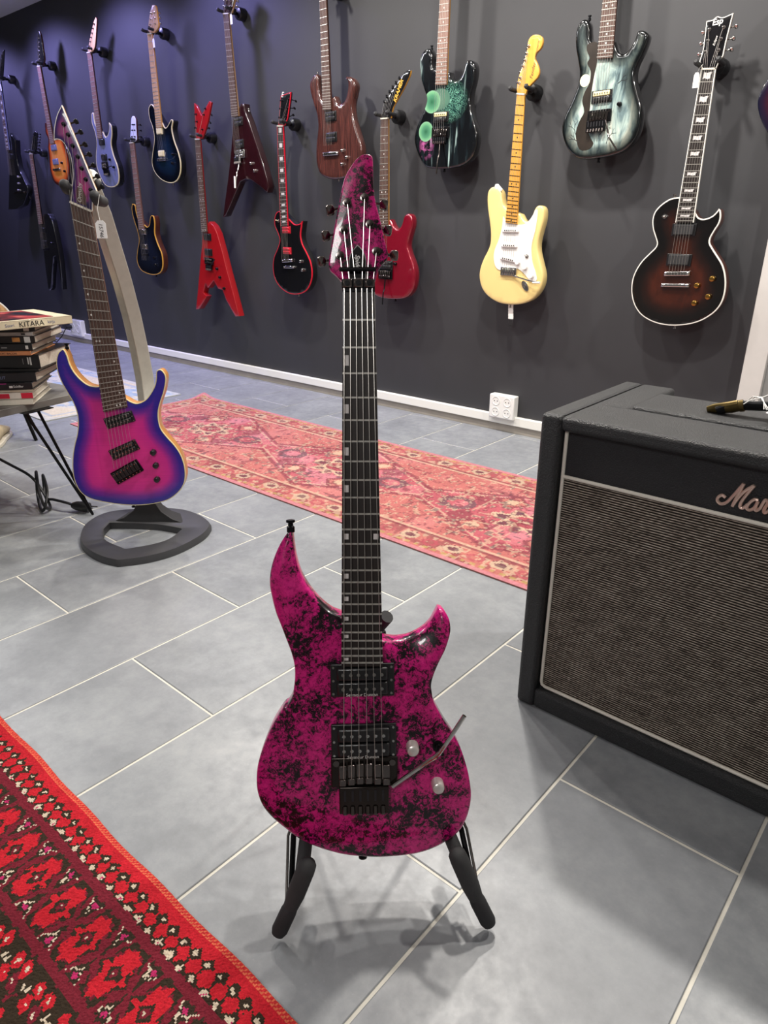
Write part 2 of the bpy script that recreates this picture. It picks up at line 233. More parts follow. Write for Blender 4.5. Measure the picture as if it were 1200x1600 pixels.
  'head': [(-0.0452,0.7892,1),(-0.0474,0.8118),(-0.0082,0.8985,1),(0.0184,0.8993),(0.0614,0.8678,1),(0.0459,0.8298),(0.0129,0.7803,1)],
  'posts': [(-0.0307,0.8147),(-0.022,0.8381),(-0.0078,0.8631),(0.0285,0.8571),(0.0198,0.8314),(0.0113,0.8081)],
  'buttons': [(-0.0572,0.8189),(-0.0484,0.8424),(-0.034,0.8675),(0.0644,0.8512),(0.0559,0.8255),(0.0476,0.8023)],
  'pks': [(-0.0253,0.2891),(0.0411,0.2862),(-0.0339,0.1807),(0.0431,0.1783)],
  'trem': [(-0.0409,0.1495),(0.0486,0.1091)],
  'block': [(-0.0427,0.1138),(0.0146,0.083)],
  'knobs': [(0.0975,0.0775),(0.1235,0.0401)],
  'arm': [(0.0092,0.119),(-0.0003,0.0436),(-0.0098,-0.0331)],
  'strapbtn': [(0.0744,0.3355)],
 },
 'darkblue': {
  'O': [-4.1417,2.73,1.1605],
  'U': [1.0,0.0,0.0],
  'N': [0.0,-1.0,0.0],
  'body': [(-0.0832,0.3935,1),(-0.0972,0.4245),(-0.1241,0.4379),(-0.154,0.4167),(-0.1554,0.3653),(-0.1321,0.3115),(-0.1283,0.2501),(-0.1622,0.1812),(-0.1856,0.1195),(-0.1617,0.0639),(-0.0984,0.0223),(-0.0138,0.0013),(0.0573,0.008),(0.1056,0.0443),(0.1242,0.1047),(0.1109,0.1659),(0.0811,0.2278),(0.0681,0.2882),(0.0849,0.3291),(0.0739,0.3409),(0.0483,0.3235),(0.0187,0.3046),(-0.0053,0.3047),(-0.0267,0.3336,1)],
  'neck': [(-0.0646,0.7876),(-0.0014,0.7827),(-0.0803,0.3051),(-0.0189,0.3057)],
  'head': [(-0.0499,0.7919,1),(-0.0581,0.815),(-0.0375,0.8665),(-0.0012,0.9145),(0.0241,0.9166),(0.0394,0.9043),(0.0429,0.8467),(0.041,0.8085),(-0.0004,0.7873,1)],
  'posts': [(-0.0291,0.8303),(-0.0181,0.8558),(-0.0089,0.8814),(0.0241,0.8801),(0.0214,0.8537),(0.0203,0.827)],
  'buttons': [(-0.056,0.8382),(-0.0433,0.8635),(-0.0322,0.8888),(0.053,0.8772),(0.0509,0.8531),(0.0499,0.8265)],
  'pks': [(-0.0909,0.2894),(-0.0266,0.2865),(-0.1003,0.168),(-0.0299,0.1659)],
  'bridge': [(-0.1097,0.1338),(-0.021,0.1338)],
  'knobs': [(0.0614,0.1557),(0.0483,0.1083)],
  'arm': [(-0.049,0.1263),(0.0058,0.1368),(0.0343,0.1659)],
  'strapbtn': [(-0.0056,-0.0016)],
 },
 'amber': {
  'O': [-4.4645,2.73,0.6028],
  'U': [1.0,0.0,0.0],
  'N': [0.0,-1.0,0.0],
  'body': [(-0.1094,0.3545,1),(-0.1216,0.3988),(-0.1263,0.4387),(-0.1564,0.4464,1),(-0.1723,0.4099),(-0.1608,0.3462),(-0.1341,0.2822),(-0.1288,0.2176),(-0.167,0.1515),(-0.1883,0.0846),(-0.1538,0.0299),(-0.0726,0.0075),(0.0113,0.0032),(0.0835,0.0193),(0.1235,0.0619),(0.1297,0.1369),(0.095,0.1996),(0.0725,0.2624),(0.0868,0.3248),(0.0821,0.3661),(0.0595,0.3734),(0.0411,0.356),(0.0216,0.3165),(-0.0104,0.3039),(-0.0441,0.3196,1)],
  'neck': [(-0.0788,0.802),(-0.0193,0.8019),(-0.0969,0.2856),(-0.0406,0.2911)],
  'head': [(-0.0819,0.8196,1),(-0.0546,0.8874),(-0.0352,0.9394),(-0.0096,0.9506),(0.0135,0.9311),(0.0091,0.8915),(0.0006,0.8205,1),(-0.0215,0.8084,1)],
  'posts': [(-0.0484,0.8373),(-0.0355,0.8725),(-0.0238,0.9029),(-0.0034,0.9014),(-0.0094,0.8706),(-0.0165,0.8352)],
  'buttons': [(-0.0901,0.8401),(-0.075,0.8753),(-0.0612,0.9058),(0.0389,0.8982),(0.0349,0.8674),(0.0298,0.8321)],
  'pks': [(-0.0896,0.2718),(-0.0255,0.2754),(-0.0956,0.1781),(-0.0352,0.1824)],
  'bridge': [(-0.1021,0.1256),(-0.0327,0.1307)],
  'knobs': [(0.0405,0.1131),(0.0473,0.0701)],
  'strapbtn': [(0.0001,0.0006)],
 },
 'silver': {
  'O': [-4.8533,2.73,1.1558],
  'U': [1.0,0.0,0.0],
  'N': [0.0,-1.0,0.0],
  'body': [(-0.0808,0.3536,1),(-0.1104,0.3956),(-0.1132,0.4542),(-0.1374,0.4525,1),(-0.1462,0.3984),(-0.1218,0.3394),(-0.1215,0.2721),(-0.1533,0.2058),(-0.1639,0.1372),(-0.1312,0.0661),(-0.081,0.0164),(0.0006,0.002),(0.0741,0.0165),(0.1063,0.0574),(0.1048,0.1251),(0.0728,0.1936),(0.0613,0.2608),(0.0875,0.3154),(0.0927,0.3614),(0.0728,0.3842,1),(0.0653,0.3449),(0.0281,0.3101),(-0.0034,0.3094),(-0.0202,0.337,1)],
  'neck': [(-0.0654,0.7905),(-0.0102,0.7879),(-0.0851,0.2986),(-0.0251,0.3004)],
  'head': [(-0.0635,0.7965,1),(-0.0317,0.849),(0.0164,0.9025),(0.0609,0.9468),(0.0856,0.9616,1),(0.0914,0.9423),(0.066,0.887),(0.0291,0.815),(-0.0097,0.7896,1)],
  'posts': [(-0.0299,0.8227),(-0.0125,0.8447),(0.0045,0.8657),(0.0214,0.8865),(0.0404,0.9076),(0.0591,0.9286)],
  'buttons': [(-0.0464,0.8293),(-0.0289,0.8512),(-0.0118,0.8722),(0.0052,0.893),(0.0242,0.9142),(0.0431,0.9352)],
  'pks': [(-0.0868,0.2796),(-0.0065,0.2783),(-0.0809,0.1873),(-0.0045,0.1862)],
  'trem': [(-0.0804,0.1609),(-0.0058,0.1106)],
  'block': [(-0.0627,0.113),(0.0052,0.0759)],
  'knobs': [(0.0285,0.1701),(0.0667,0.122)],
  'arm': [(-0.0043,0.13),(0.0358,0.1233),(0.0987,0.1254)],
  'strapbtn': [(0.1254,0.0373)],
 },
 'orange': {
  'O': [-5.5762,2.73,1.1853],
  'U': [1.0,0.0,0.0],
  'N': [0.0,-1.0,0.0],
  'body': [(-0.0307,0.3522,1),(-0.0622,0.3874),(-0.0728,0.4242),(-0.102,0.4213),(-0.1142,0.3602),(-0.0906,0.3169),(-0.1162,0.266),(-0.1235,0.2028),(-0.1403,0.1284),(-0.1272,0.0629),(-0.092,0.0202),(-0.01,0.0003),(0.0824,0.0125),(0.1501,0.0632),(0.1796,0.1248),(0.1758,0.2076),(0.1506,0.2705),(0.136,0.3223),(0.1479,0.3669),(0.1298,0.3833),(0.0968,0.3605),(0.0615,0.3325),(0.0364,0.3444,1)],
  'neck': [(-0.0568,0.7687),(0.0116,0.7655),(-0.0488,0.2808),(0.0224,0.2826)],
  'head': [(-0.0465,0.7753,1),(-0.0361,0.8414),(-0.0118,0.9047),(0.0177,0.957),(0.0394,0.9679),(0.0565,0.933),(0.0548,0.8582),(0.0511,0.8019),(0.0128,0.7682,1)],
  'posts': [(-0.0192,0.8105),(-0.0144,0.8338),(-0.0065,0.8586),(0.001,0.8822),(0.0111,0.9064),(0.0235,0.93)],
  'buttons': [(-0.0524,0.8146),(-0.0475,0.838),(-0.0395,0.8628),(-0.0319,0.8866),(-0.0216,0.9108),(-0.0091,0.9345)],
  'pks': [(-0.0631,0.2576),(0.0317,0.2551),(-0.074,0.1651),(0.0266,0.1634)],
  'bridge': [(-0.0741,0.1127),(0.0372,0.1122)],
  'knobs': [(0.0724,0.1527),(0.0962,0.097)],
  'strapbtn': [(-0.0108,-0.0018)],
 },
 'blackv': {
  'O': [-5.8939,2.73,0.6881],
  'U': [1.0,0.0,0.0],
  'N': [0.0,-1.0,0.0],
  'body': [(-0.1444,0.2369,1),(-0.1465,0.1775,1),(-0.1674,0.0445,1),(-0.1903,-0.1165,1),(-0.2033,-0.2558,1),(-0.181,-0.2724,1),(-0.1502,-0.2529,1),(-0.0825,-0.1247,1),(-0.0136,-0.0064,1),(0.0388,0.001,1),(0.0464,-0.1074,1),(0.0455,-0.2549,1),(0.0674,-0.1675,1),(0.089,-0.0455,1),(0.0903,0.0499,1),(0.0852,0.1557,1),(0.0722,0.26,1),(0.0243,0.3098,1),(-0.0294,0.3125,1),(-0.0672,0.3012,1)],
  'neck': [(-0.0964,0.7318),(-0.0319,0.7316),(-0.1454,0.2346),(-0.0704,0.2393)],
  'head': [(-0.0942,0.7399,1),(-0.0458,0.7943),(0.01,0.8604),(0.0514,0.8787,1),(0.0642,0.862),(0.0379,0.8159),(0.0162,0.7743),(-0.0299,0.7363,1)],
  'posts': [(-0.0569,0.7624),(-0.0371,0.7829),(-0.0213,0.8036),(-0.0031,0.8239),(0.0138,0.8442),(0.0283,0.8592)],
  'buttons': [(0.0354,0.7624),(0.0507,0.783),(0.0634,0.8036),(0.0763,0.8214),(0.0877,0.8392),(0.0942,0.8546)],
  'pks': [(-0.1415,0.1894),(-0.0636,0.1946),(-0.1472,0.0934),(-0.0659,0.0995)],
  'bridge': [(-0.1501,0.0449),(-0.0685,0.0514)],
  'knobs': [(0.0074,0.0958)],
  'strapbtn': [(-0.0075,-0.005)],
 },
 'darkangular': {
  'O': [-6.3939,2.73,1.0373],
  'U': [1.0,0.0,0.0],
  'N': [0.0,-1.0,0.0],
  'body': [(0.0114,0.4438,1),(0.0049,0.4982,1),(0.0238,0.4998,1),(0.005,0.4213,1),(-0.0213,0.2955,1),(-0.0839,0.1917,1),(-0.1302,0.1028,1),(-0.1866,-0.0003,1),(-0.0357,0.0022,1),(0.1135,0.0309,1),(0.2388,0.1208,1),(0.2481,0.1581,1),(0.2098,0.2112,1),(0.1497,0.2968,1),(0.1447,0.4022,1),(0.1741,0.4956,1),(0.1116,0.5487,1),(0.0998,0.5395,1),(0.0837,0.4509,1)],
  'neck': [(0.0803,0.9051),(0.1394,0.9061),(0.0084,0.4314),(0.0796,0.433)],
  'head': [(0.0773,0.9107,1),(0.1022,0.9711),(0.165,1.026),(0.2345,1.0786,1),(0.2649,1.0828,1),(0.2389,1.0476),(0.1895,0.9714),(0.1394,0.9061,1)],
  'posts': [(0.1148,0.9382),(0.1328,0.9624),(0.1562,0.9857),(0.1794,1.0088),(0.2024,1.0317),(0.2252,1.0544)],
  'buttons': [(0.0865,0.9519),(0.1047,0.9761),(0.1283,0.9994),(0.1544,1.0221),(0.1802,1.0447),(0.2085,1.0667)],
  'pks': [(0.0181,0.3862),(0.1076,0.3861)],
  'bridge': [(-0.0095,0.1228),(0.1986,0.1218)],
  'knobs': [(0.1217,0.2363),(0.1034,0.1904),(0.0833,0.1406)],
  'strapbtn': [(0.2162,0.0863)],
 },
 'purpleedge': {
  'O': [-0.6501,2.73,1.092],
  'U': [1.0,0.0,0.0],
  'N': [0.0,-1.0,0.0],
  'body': [(-0.0846,0.303,1),(-0.1104,0.3232),(-0.1295,0.3647),(-0.1453,0.3702),(-0.15,0.3368),(-0.13,0.2912),(-0.1134,0.2633),(-0.1179,0.2481),(-0.1323,0.2249),(-0.137,0.1896),(-0.1261,0.1525),(-0.1007,0.1196),(-0.0554,0.091),(-0.0078,0.0842),(0.033,0.1045),(0.0467,0.1401),(0.0325,0.1828),(0.0045,0.2163),(-0.0154,0.244),(-0.0081,0.277),(0.0043,0.317),(-0.0078,0.3416),(-0.0241,0.3372),(-0.0321,0.3083),(-0.0423,0.2978,1)],
  'neck': [(-0.0935,0.6561),(-0.0695,0.6525),(-0.0765,0.2627),(-0.04,0.2603)],
  'head': [(-0.0945,0.6608,1),(-0.1051,0.6959),(-0.0952,0.7595),(-0.0746,0.7689),(-0.0612,0.7514),(-0.06,0.7005),(-0.0702,0.6556,1)],
  'posts': [(-0.0921,0.6811),(-0.0894,0.6924),(-0.0868,0.7036),(-0.0842,0.7148),(-0.0817,0.7259),(-0.0791,0.7369)],
  'buttons': [(-0.1025,0.6834),(-0.0999,0.6947),(-0.0972,0.706),(-0.0946,0.7171),(-0.092,0.7282),(-0.0894,0.7393)],
  'pks': [(-0.0817,0.2425),(-0.0376,0.2395),(-0.0798,0.1862),(-0.0335,0.1837)],
  'bridge': [(-0.0817,0.1579),(-0.0262,0.1567)],
  'knobs': [(-0.0009,0.1563),(0.0155,0.1287)],
  'strapbtn': [(-0.0075,0.0824)],
 },
}

# ------------------------------------------------------------------ materials
MATS = {}
def nd(nt, t, **kw):
    n = nt.nodes.new(t)
    for k, v in kw.items():
        if k.startswith('i_'): n.inputs[k[2:].replace('_', ' ')].default_value = v
        else: setattr(n, k, v)
    return n
def base(name, col='#808080', rough=0.5, metal=0.0, coat=0.0, spec=0.5):
    m = bpy.data.materials.new(name); m.use_nodes = True
    b = m.node_tree.nodes['Principled BSDF']
    b.inputs['Base Color'].default_value = lin(col); b.inputs['Roughness'].default_value = rough
    b.inputs['Metallic'].default_value = metal; b.inputs['Coat Weight'].default_value = coat
    b.inputs['Coat Roughness'].default_value = 0.04; b.inputs['Specular IOR Level'].default_value = spec
    MATS[name] = m
    return m, m.node_tree, b
def ramp(nt, stops, interp='LINEAR'):
    r = nt.nodes.new('ShaderNodeValToRGB'); e = r.color_ramp; e.interpolation = interp
    while len(e.elements) < len(stops): e.elements.new(0.5)
    for el, (p, c) in zip(e.elements, stops): el.position = p; el.color = lin(c) if isinstance(c, str) else c
    return r
def objco(nt, scale=(1, 1, 1), rot=(0, 0, 0), loc=(0, 0, 0)):
    t = nt.nodes.new('ShaderNodeTexCoord'); m = nt.nodes.new('ShaderNodeMapping')
    m.inputs['Scale'].default_value = scale; m.inputs['Rotation'].default_value = rot; m.inputs['Location'].default_value = loc
    nt.links.new(t.outputs['Object'], m.inputs['Vector']); return m.outputs['Vector']
def noise(nt, vec, scale, detail=4, rough=0.5, dist=0.0):
    n = nt.nodes.new('ShaderNodeTexNoise'); n.inputs['Scale'].default_value = scale; n.inputs['Detail'].default_value = detail
    n.inputs['Roughness'].default_value = rough; n.inputs['Distortion'].default_value = dist
    if vec is not None: nt.links.new(vec, n.inputs['Vector'])
    return n.outputs['Fac']
def mixc(nt, fac, a, b, mode='MIX'):
    m = nt.nodes.new('ShaderNodeMix'); m.data_type = 'RGBA'; m.blend_type = mode
    for s, v in ((0, fac), (6, a), (7, b)):
        if hasattr(v, 'is_linked') or hasattr(v, 'links'): nt.links.new(v, m.inputs[s])
        elif s == 0: m.inputs[0].default_value = v
        else: m.inputs[s].default_value = lin(v) if isinstance(v, str) else v
    return m.outputs[2]
def mth(nt, op, a, b=None, c=None, clamp=False):
    m = nt.nodes.new('ShaderNodeMath'); m.operation = op; m.use_clamp = clamp
    for i, v in enumerate((a, b, c)):
        if v is None: continue
        if hasattr(v, 'links'): nt.links.new(v, m.inputs[i])
        else: m.inputs[i].default_value = v
    return m.outputs[0]
def bump(nt, b, fac, strength=0.3, dist=0.001):
    n = nt.nodes.new('ShaderNodeBump'); n.inputs['Strength'].default_value = strength; n.inputs['Distance'].default_value = dist
    nt.links.new(fac, n.inputs['Height']); nt.links.new(n.outputs['Normal'], b.inputs['Normal'])
def plain(name, col, rough=0.5, metal=0.0, coat=0.0, var=0.0, vscale=20, bmp=0.0, bscale=300, bdist=0.0008, spec=0.5):
    m, nt, b = base(name, col, rough, metal, coat, spec)
    v = objco(nt)
    if var:
        f = noise(nt, v, vscale, 5, 0.6)
        c = lin(col); lo = tuple(max(0, x * (1 - var)) for x in c[:3]) + (1,); hi = tuple(min(1, x * (1 + var)) for x in c[:3]) + (1,)
        r = ramp(nt, [(0.3, lo), (0.7, hi)]); nt.links.new(f, r.inputs[0]); nt.links.new(r.outputs[0], b.inputs['Base Color'])
    if bmp: bump(nt, b, noise(nt, v, bscale, 3, 0.6), bmp, bdist)
    return m
def wood(name, c1, c2, scale=(30, 30, 2.5), rough=0.4, coat=0.0, bmp=0.0):
    m, nt, b = base(name, c1, rough, 0, coat)
    v = objco(nt, scale); f = noise(nt, v, 3.0, 6, 0.65, 0.6)
    r = ramp(nt, [(0.3, c1), (0.7, c2)]); nt.links.new(f, r.inputs[0]); nt.links.new(r.outputs[0], b.inputs['Base Color'])
    if bmp: bump(nt, b, f, bmp, 0.0005)
    return m
def burst(name, stops, rough=0.25, coat=1.0, flame=0.0, fdir=(8, 1, 140)):
    """finish sprayed from the rim inwards: colour by distance to the edge (0..8 cm)"""
    m, nt, b = base(name, '#888888', rough, 0, coat)
    a = nt.nodes.new('ShaderNodeAttribute'); a.attribute_name = 'edge'
    n = noise(nt, objco(nt), 14, 3, 0.6)
    d = mth(nt, 'MULTIPLY_ADD', n, 0.012, a.outputs['Fac']); d = mth(nt, 'SUBTRACT', d, 0.006); d = mth(nt, 'MULTIPLY', d, 12.5, clamp=True)
    r = ramp(nt, stops); nt.links.new(d, r.inputs[0]); col = r.outputs[0]
    if flame:
        f = noise(nt, objco(nt, fdir), 1.0, 4, 0.6, 1.5)
        rr = ramp(nt, [(0.35, (1 - flame,) * 3 + (1,)), (0.65, (1, 1, 1, 1))]); nt.links.new(f, rr.inputs[0])
        col = mixc(nt, 1.0, col, rr.outputs[0], 'MULTIPLY')
    nt.links.new(col, b.inputs['Base Color'])
    return m
def attrcol(name, rough=0.9, bmp=0.6, bscale=500):
    m, nt, b = base(name, '#808080', rough, spec=0.15)
    a = nt.nodes.new('ShaderNodeAttribute'); a.attribute_name = 'col'
    f = noise(nt, objco(nt), bscale, 2, 0.6)
    r = ramp(nt, [(0.3, (0.78, 0.78, 0.78, 1)), (0.7, (1.1, 1.1, 1.1, 1))]); nt.links.new(f, r.inputs[0])
    nt.links.new(mixc(nt, 1.0, a.outputs['Color'], r.outputs[0], 'MULTIPLY'), b.inputs['Base Color'])
    bump(nt, b, f, bmp, 0.002)
    b.inputs['Sheen Weight'].default_value = 0.0
    return m

plain('wall_charcoal', '#303033', 0.62, var=0.08, vscale=3, bmp=0.06, bscale=90)
plain('wall_pale', '#8f8f8d', 0.7, var=0.03, bmp=0.05)
plain('ceiling_white', '#d9d8d6', 0.8, var=0.02)
plain('trim_white', '#e9e7e0', 0.4)
plain('pillar_grey', '#c2beba', 0.6, var=0.03)
plain('skirting_beige', '#9c948a', 0.5, var=0.12, vscale=8)
plain('grout', '#cdc9bd', 0.85, var=0.08, vscale=25, bmp=0.2, bscale=400)
def tile_mat():
    m, nt, b = base('slate_tile', '#8c9094', 0.42)
    v = objco(nt); oi = nt.nodes.new('ShaderNodeObjectInfo')
    off = nt.nodes.new('ShaderNodeVectorMath'); off.operation = 'MULTIPLY_ADD'
    cx = nt.nodes.new('ShaderNodeCombineXYZ')
    for i in range(3): nt.links.new(mth(nt, 'MULTIPLY', oi.outputs['Random'], 17.0 + 9 * i), cx.inputs[i])
    av = nt.nodes.new('ShaderNodeVectorMath'); nt.links.new(v, av.inputs[0]); nt.links.new(cx.outputs[0], av.inputs[1])
    f1 = noise(nt, av.outputs[0], 4.5, 7, 0.62, 0.3); f2 = noise(nt, av.outputs[0], 30, 5, 0.7); f3 = noise(nt, av.outputs[0], 160, 2, 0.5)
    f = mth(nt, 'ADD', mth(nt, 'MULTIPLY', f1, 0.62), mth(nt, 'MULTIPLY', f2, 0.38))
    r = ramp(nt, [(0.30, '#6c6f72'), (0.48, '#7e8184'), (0.60, '#8c8f91'), (0.78, '#9d9e9e')]); nt.links.new(f, r.inputs[0])
    sp = ramp(nt, [(0.0, (1, 1, 1, 1)), (0.70, (1, 1, 1, 1)), (0.76, (1.12, 1.12, 1.12, 1))]); nt.links.new(f3, sp.inputs[0])
    tint = mixc(nt, mth(nt, 'MULTIPLY', oi.outputs['Random'], 0.16), r.outputs[0], '#8f9096')
    nt.links.new(mixc(nt, 1.0, tint, sp.outputs[0], 'MULTIPLY'), b.inputs['Base Color'])
    rr = ramp(nt, [(0.3, (0.46,) * 3 + (1,)), (0.7, (0.34,) * 3 + (1,))]); nt.links.new(f2, rr.inputs[0]); nt.links.new(rr.outputs[0], b.inputs['Roughness'])
    bump(nt, b, f2, 0.12, 0.002)
tile_mat()
plain('black_metal', '#17171a', 0.3, 0.7, var=0.1)
plain('black_plastic', '#141416', 0.35, 0, 0.2, var=0.1, vscale=60)
plain('black_rubber', '#232325', 0.7, 0, 0, var=0.15, vscale=40, bmp=0.15)
plain('foam_black', '#2f2f30', 0.75, 0, 0, var=0.15, vscale=60, bmp=0.25, bscale=500)
plain('satin_silver', '#cfc9c4', 0.3, 0.45)
plain('black_nickel', '#3a3532', 0.2, 0.9, var=0.15)
plain('chrome', '#c9c6c2', 0.14, 1.0, var=0.03)
plain('dark_chrome', '#6e6764', 0.18, 1.0, var=0.1)
plain('aluminium', '#b9b8ae', 0.42, 0.35, var=0.06, vscale=50)
plain('brass_gold', '#b08a48', 0.25, 1.0, var=0.12, vscale=60)
plain('worn_brass', '#8a7648', 0.35, 0.8, var=0.25, vscale=90)
plain('base_grey', '#3d3d3f', 0.42, var=0.1)
plain('fret_wire', '#d6d2ca', 0.3, 0.75)
plain('string_steel', '#c9c4bd', 0.28, 0.85)
plain('bone', '#d8d2c2', 0.4)
plain('pearl', '#cfcac8', 0.25, 0, 0.5, var=0.12, vscale=120)
plain('dot_white', '#d9d5cf', 0.4)
plain('dot_black', '#17130f', 0.4)
plain('cream_plastic', '#e6d9a4', 0.35, 0, 0.4)
plain('white_plastic', '#e9e8e4', 0.3, 0, 0.3)
plain('paper_white', '#e6e4e2', 0.7)
plain('ink', '#15151a', 0.7)
plain('print_white', '#d8d6d2', 0.5)
plain('print_gold', '#d9a83f', 0.4, 0.3)
plain('cord_black', '#151517', 0.5)
plain('string_white', '#e4e2de', 0.8)
wood('ebony', '#17110f', '#241a17', (60, 60, 4), 0.45)
wood('rosewood', '#3a261f', '#5a3f34', (70, 70, 4), 0.5)
wood('rosewood_light', '#6a4a3f', '#8a6a5c', (70, 70, 4), 0.5)
wood('maple', '#c58b35', '#dba44b', (30, 30, 2), 0.25, 0.6)
wood('maple_pale', '#b08a5e', '#c7a074', (30, 30, 2), 0.3, 0.3)
wood('mahogany', '#3a1a12', '#54281b', (40, 40, 3), 0.3, 0.5)
wood('natural_side', '#a8703a', '#c08a4c', (20, 60, 6), 0.4, 0.4)
plain('gloss_black', '#0c0c0f', 0.18, 0, 1.0)
plain('gloss_red', '#960e15', 0.3, 0, 0.8, var=0.05)
plain('gloss_crimson', '#7c0a22', 0.18, 0.25, 1.0, var=0.05)
plain('vintage_cream', '#e6cd88', 0.22, 0, 1.0, var=0.03, vscale=6)
plain('maroon', '#260a0f', 0.2, 0, 1.0, var=0.2, vscale=14)
plain('red_trim', '#c3152c', 0.3, 0, 0.5)
plain('cream_trim', '#d9cc9c', 0.35, 0, 0.4)
plain('white_trim', '#e3dfd6', 0.35, 0, 0.4)
plain('amber_trim', '#cf9a3c', 0.35, 0, 0.5)
plain('silver_grey', '#7d83a6', 0.35, 0.35, 0.6, var=0.08, vscale=10)
plain('white_lacquer', '#cfd0e6', 0.3, 0, 0.6)
def crackle():
    m, nt, b = base('magenta_crackle', '#b01a72', 0.3, 0.0, 0.55, 0.3)
    v = objco(nt)
    big = noise(nt, v, 24, 3, 0.55, 0.3); mid = noise(nt, v, 130, 4, 0.6, 1.0); fine = noise(nt, v, 400, 3, 0.7, 1.4)
    f = mth(nt, 'ADD', mth(nt, 'MULTIPLY', big, 0.36), mth(nt, 'ADD', mth(nt, 'MULTIPLY', mid, 0.36), mth(nt, 'MULTIPLY', fine, 0.28)))
    r = ramp(nt, [(0.448, '#070205'), (0.474, '#22061a'), (0.498, '#930c58'), (0.54, '#c01270'), (0.64, '#d82884')])
    nt.links.new(f, r.inputs[0]); nt.links.new(r.outputs[0], b.inputs['Base Color'])
crackle()
burst('eclipse_burst', [(0.0, '#040303'), (0.36, '#080505'), (0.68, '#220d08'), (1.0, '#40190d')], 0.2, 1.0, 0.45, (60, 1, 14))
burst('pink_burst', [(0.0, '#231a8c'), (0.16, '#2f1d92'), (0.36, '#7a2294'), (0.60, '#d22890'), (1.0, '#e43290')], 0.35, 0.5, 0.10, (4, 1, 160))
burst('pink_burst_head', [(0.0, '#2a1a5c'), (0.07, '#3a1e66'), (0.17, '#8a2470'), (0.28, '#b22c78'), (1.0, '#b83080')], 0.35, 0.5, 0.3, (160, 1, 4))
burst('orange_burst', [(0.0, '#1a0808'), (0.18, '#4a1410'), (0.42, '#c8541c'), (0.8, '#e08a3a')], 0.3, 0.8, 0.1)
burst('blue_dark_burst', [(0.0, '#04050a'), (0.4, '#070d18'), (1.0, '#0f2236')], 0.15, 1.0, 0.3)
burst('amber_blue_burst', [(0.0, '#06070f'), (0.25, '#080a14'), (1.0, '#121828')], 0.15, 1.0, 0.2)
burst('purple_red_burst', [(0.0, '#0b0c22'), (0.2, '#1a0c24'), (0.45, '#38101a'), (1.0, '#48141c')], 0.2, 1.0, 0.2)
wood('walnut_red', '#22100f', '#58302a', (34, 34, 2.6), 0.22, 1.0)
def alien_paint():
    m, nt, b = base('airbrush_black_green', '#0b0d10', 0.15, 0, 1.0)
    v = objco(nt); sep = nt.nodes.new('ShaderNodeSeparateXYZ'); nt.links.new(v, sep.inputs[0])
    st = noise(nt, objco(nt, (22, 1, 2.2)), 2.0, 4, 0.55, 0.3)
    r = ramp(nt, [(0.50, '#07090c'), (0.62, '#141e22'), (0.74, '#9ab0ac')]); nt.links.new(st, r.inputs[0]); col = r.outputs[0]  # pale upright streaks are glare painted into the colour
    def ell(cx, cz, rx, rz):
        dx = mth(nt, 'DIVIDE', mth(nt, 'SUBTRACT', sep.outputs[0], cx), rx); dz = mth(nt, 'DIVIDE', mth(nt, 'SUBTRACT', sep.outputs[2], cz), rz)
        return mth(nt, 'SQRT', mth(nt, 'ADD', mth(nt, 'MULTIPLY', dx, dx), mth(nt, 'MULTIPLY', dz, dz)))
    web = noise(nt, v, 42, 3, 0.5, 3.5); wr = ramp(nt, [(0.46, (0, 0, 0, 1)), (0.50, (1, 1, 1, 1)), (0.54, (0, 0, 0, 1))]); nt.links.new(web, wr.inputs[0])
    d0 = ell(0.03, 0.255, 0.10, 0.085); m0 = ramp(nt, [(0.5, (1, 1, 1, 1)), (1.0, (0, 0, 0, 1))]); nt.links.new(d0, m0.inputs[0])
    col = mixc(nt, mth(nt, 'MULTIPLY', m0.outputs[0], 0.55), col, '#17403c')
    col = mixc(nt, mth(nt, 'MULTIPLY', wr.outputs[0], m0.outputs[0]), col, '#7fb8a0')
    d3 = ell(-0.085, 0.10, 0.045, 0.065); m3 = ramp(nt, [(0.4, (1, 1, 1, 1)), (1.0, (0, 0, 0, 1))]); nt.links.new(d3, m3.inputs[0])
    pn = ramp(nt, [(0.45, (0, 0, 0, 1)), (0.6, (1, 1, 1, 1))]); nt.links.new(noise(nt, v, 30, 3, 0.5, 1.0), pn.inputs[0])
    col = mixc(nt, mth(nt, 'MULTIPLY', m3.outputs[0], pn.outputs[0]), col, '#a8568c')
    for (cx, cz, rx, rz) in ((-0.018, 0.268, 0.052, 0.040), (-0.062, 0.262, 0.046, 0.044), (-0.092, 0.151, 0.040, 0.040)):
        d = ell(cx, cz, rx, rz); k = ramp(nt, [(0.93, (1, 1, 1, 1)), (1.0, (0, 0, 0, 1))]); nt.links.new(d, k.inputs[0])
        g = ramp(nt, [(0.0, '#28583f'), (0.55, '#4a8062'), (0.86, '#6aa076'), (0.97, '#7fa88c')] if cx < -0.03 else [(0.0, '#587a68'), (0.7, '#4c6e5e'), (1.0, '#4a6a5c')])
        nt.links.new(d, g.inputs[0]); col = mixc(nt, k.outputs[0], col, g.outputs[0])
    nt.links.new(col, b.inputs['Base Color'])
alien_paint()
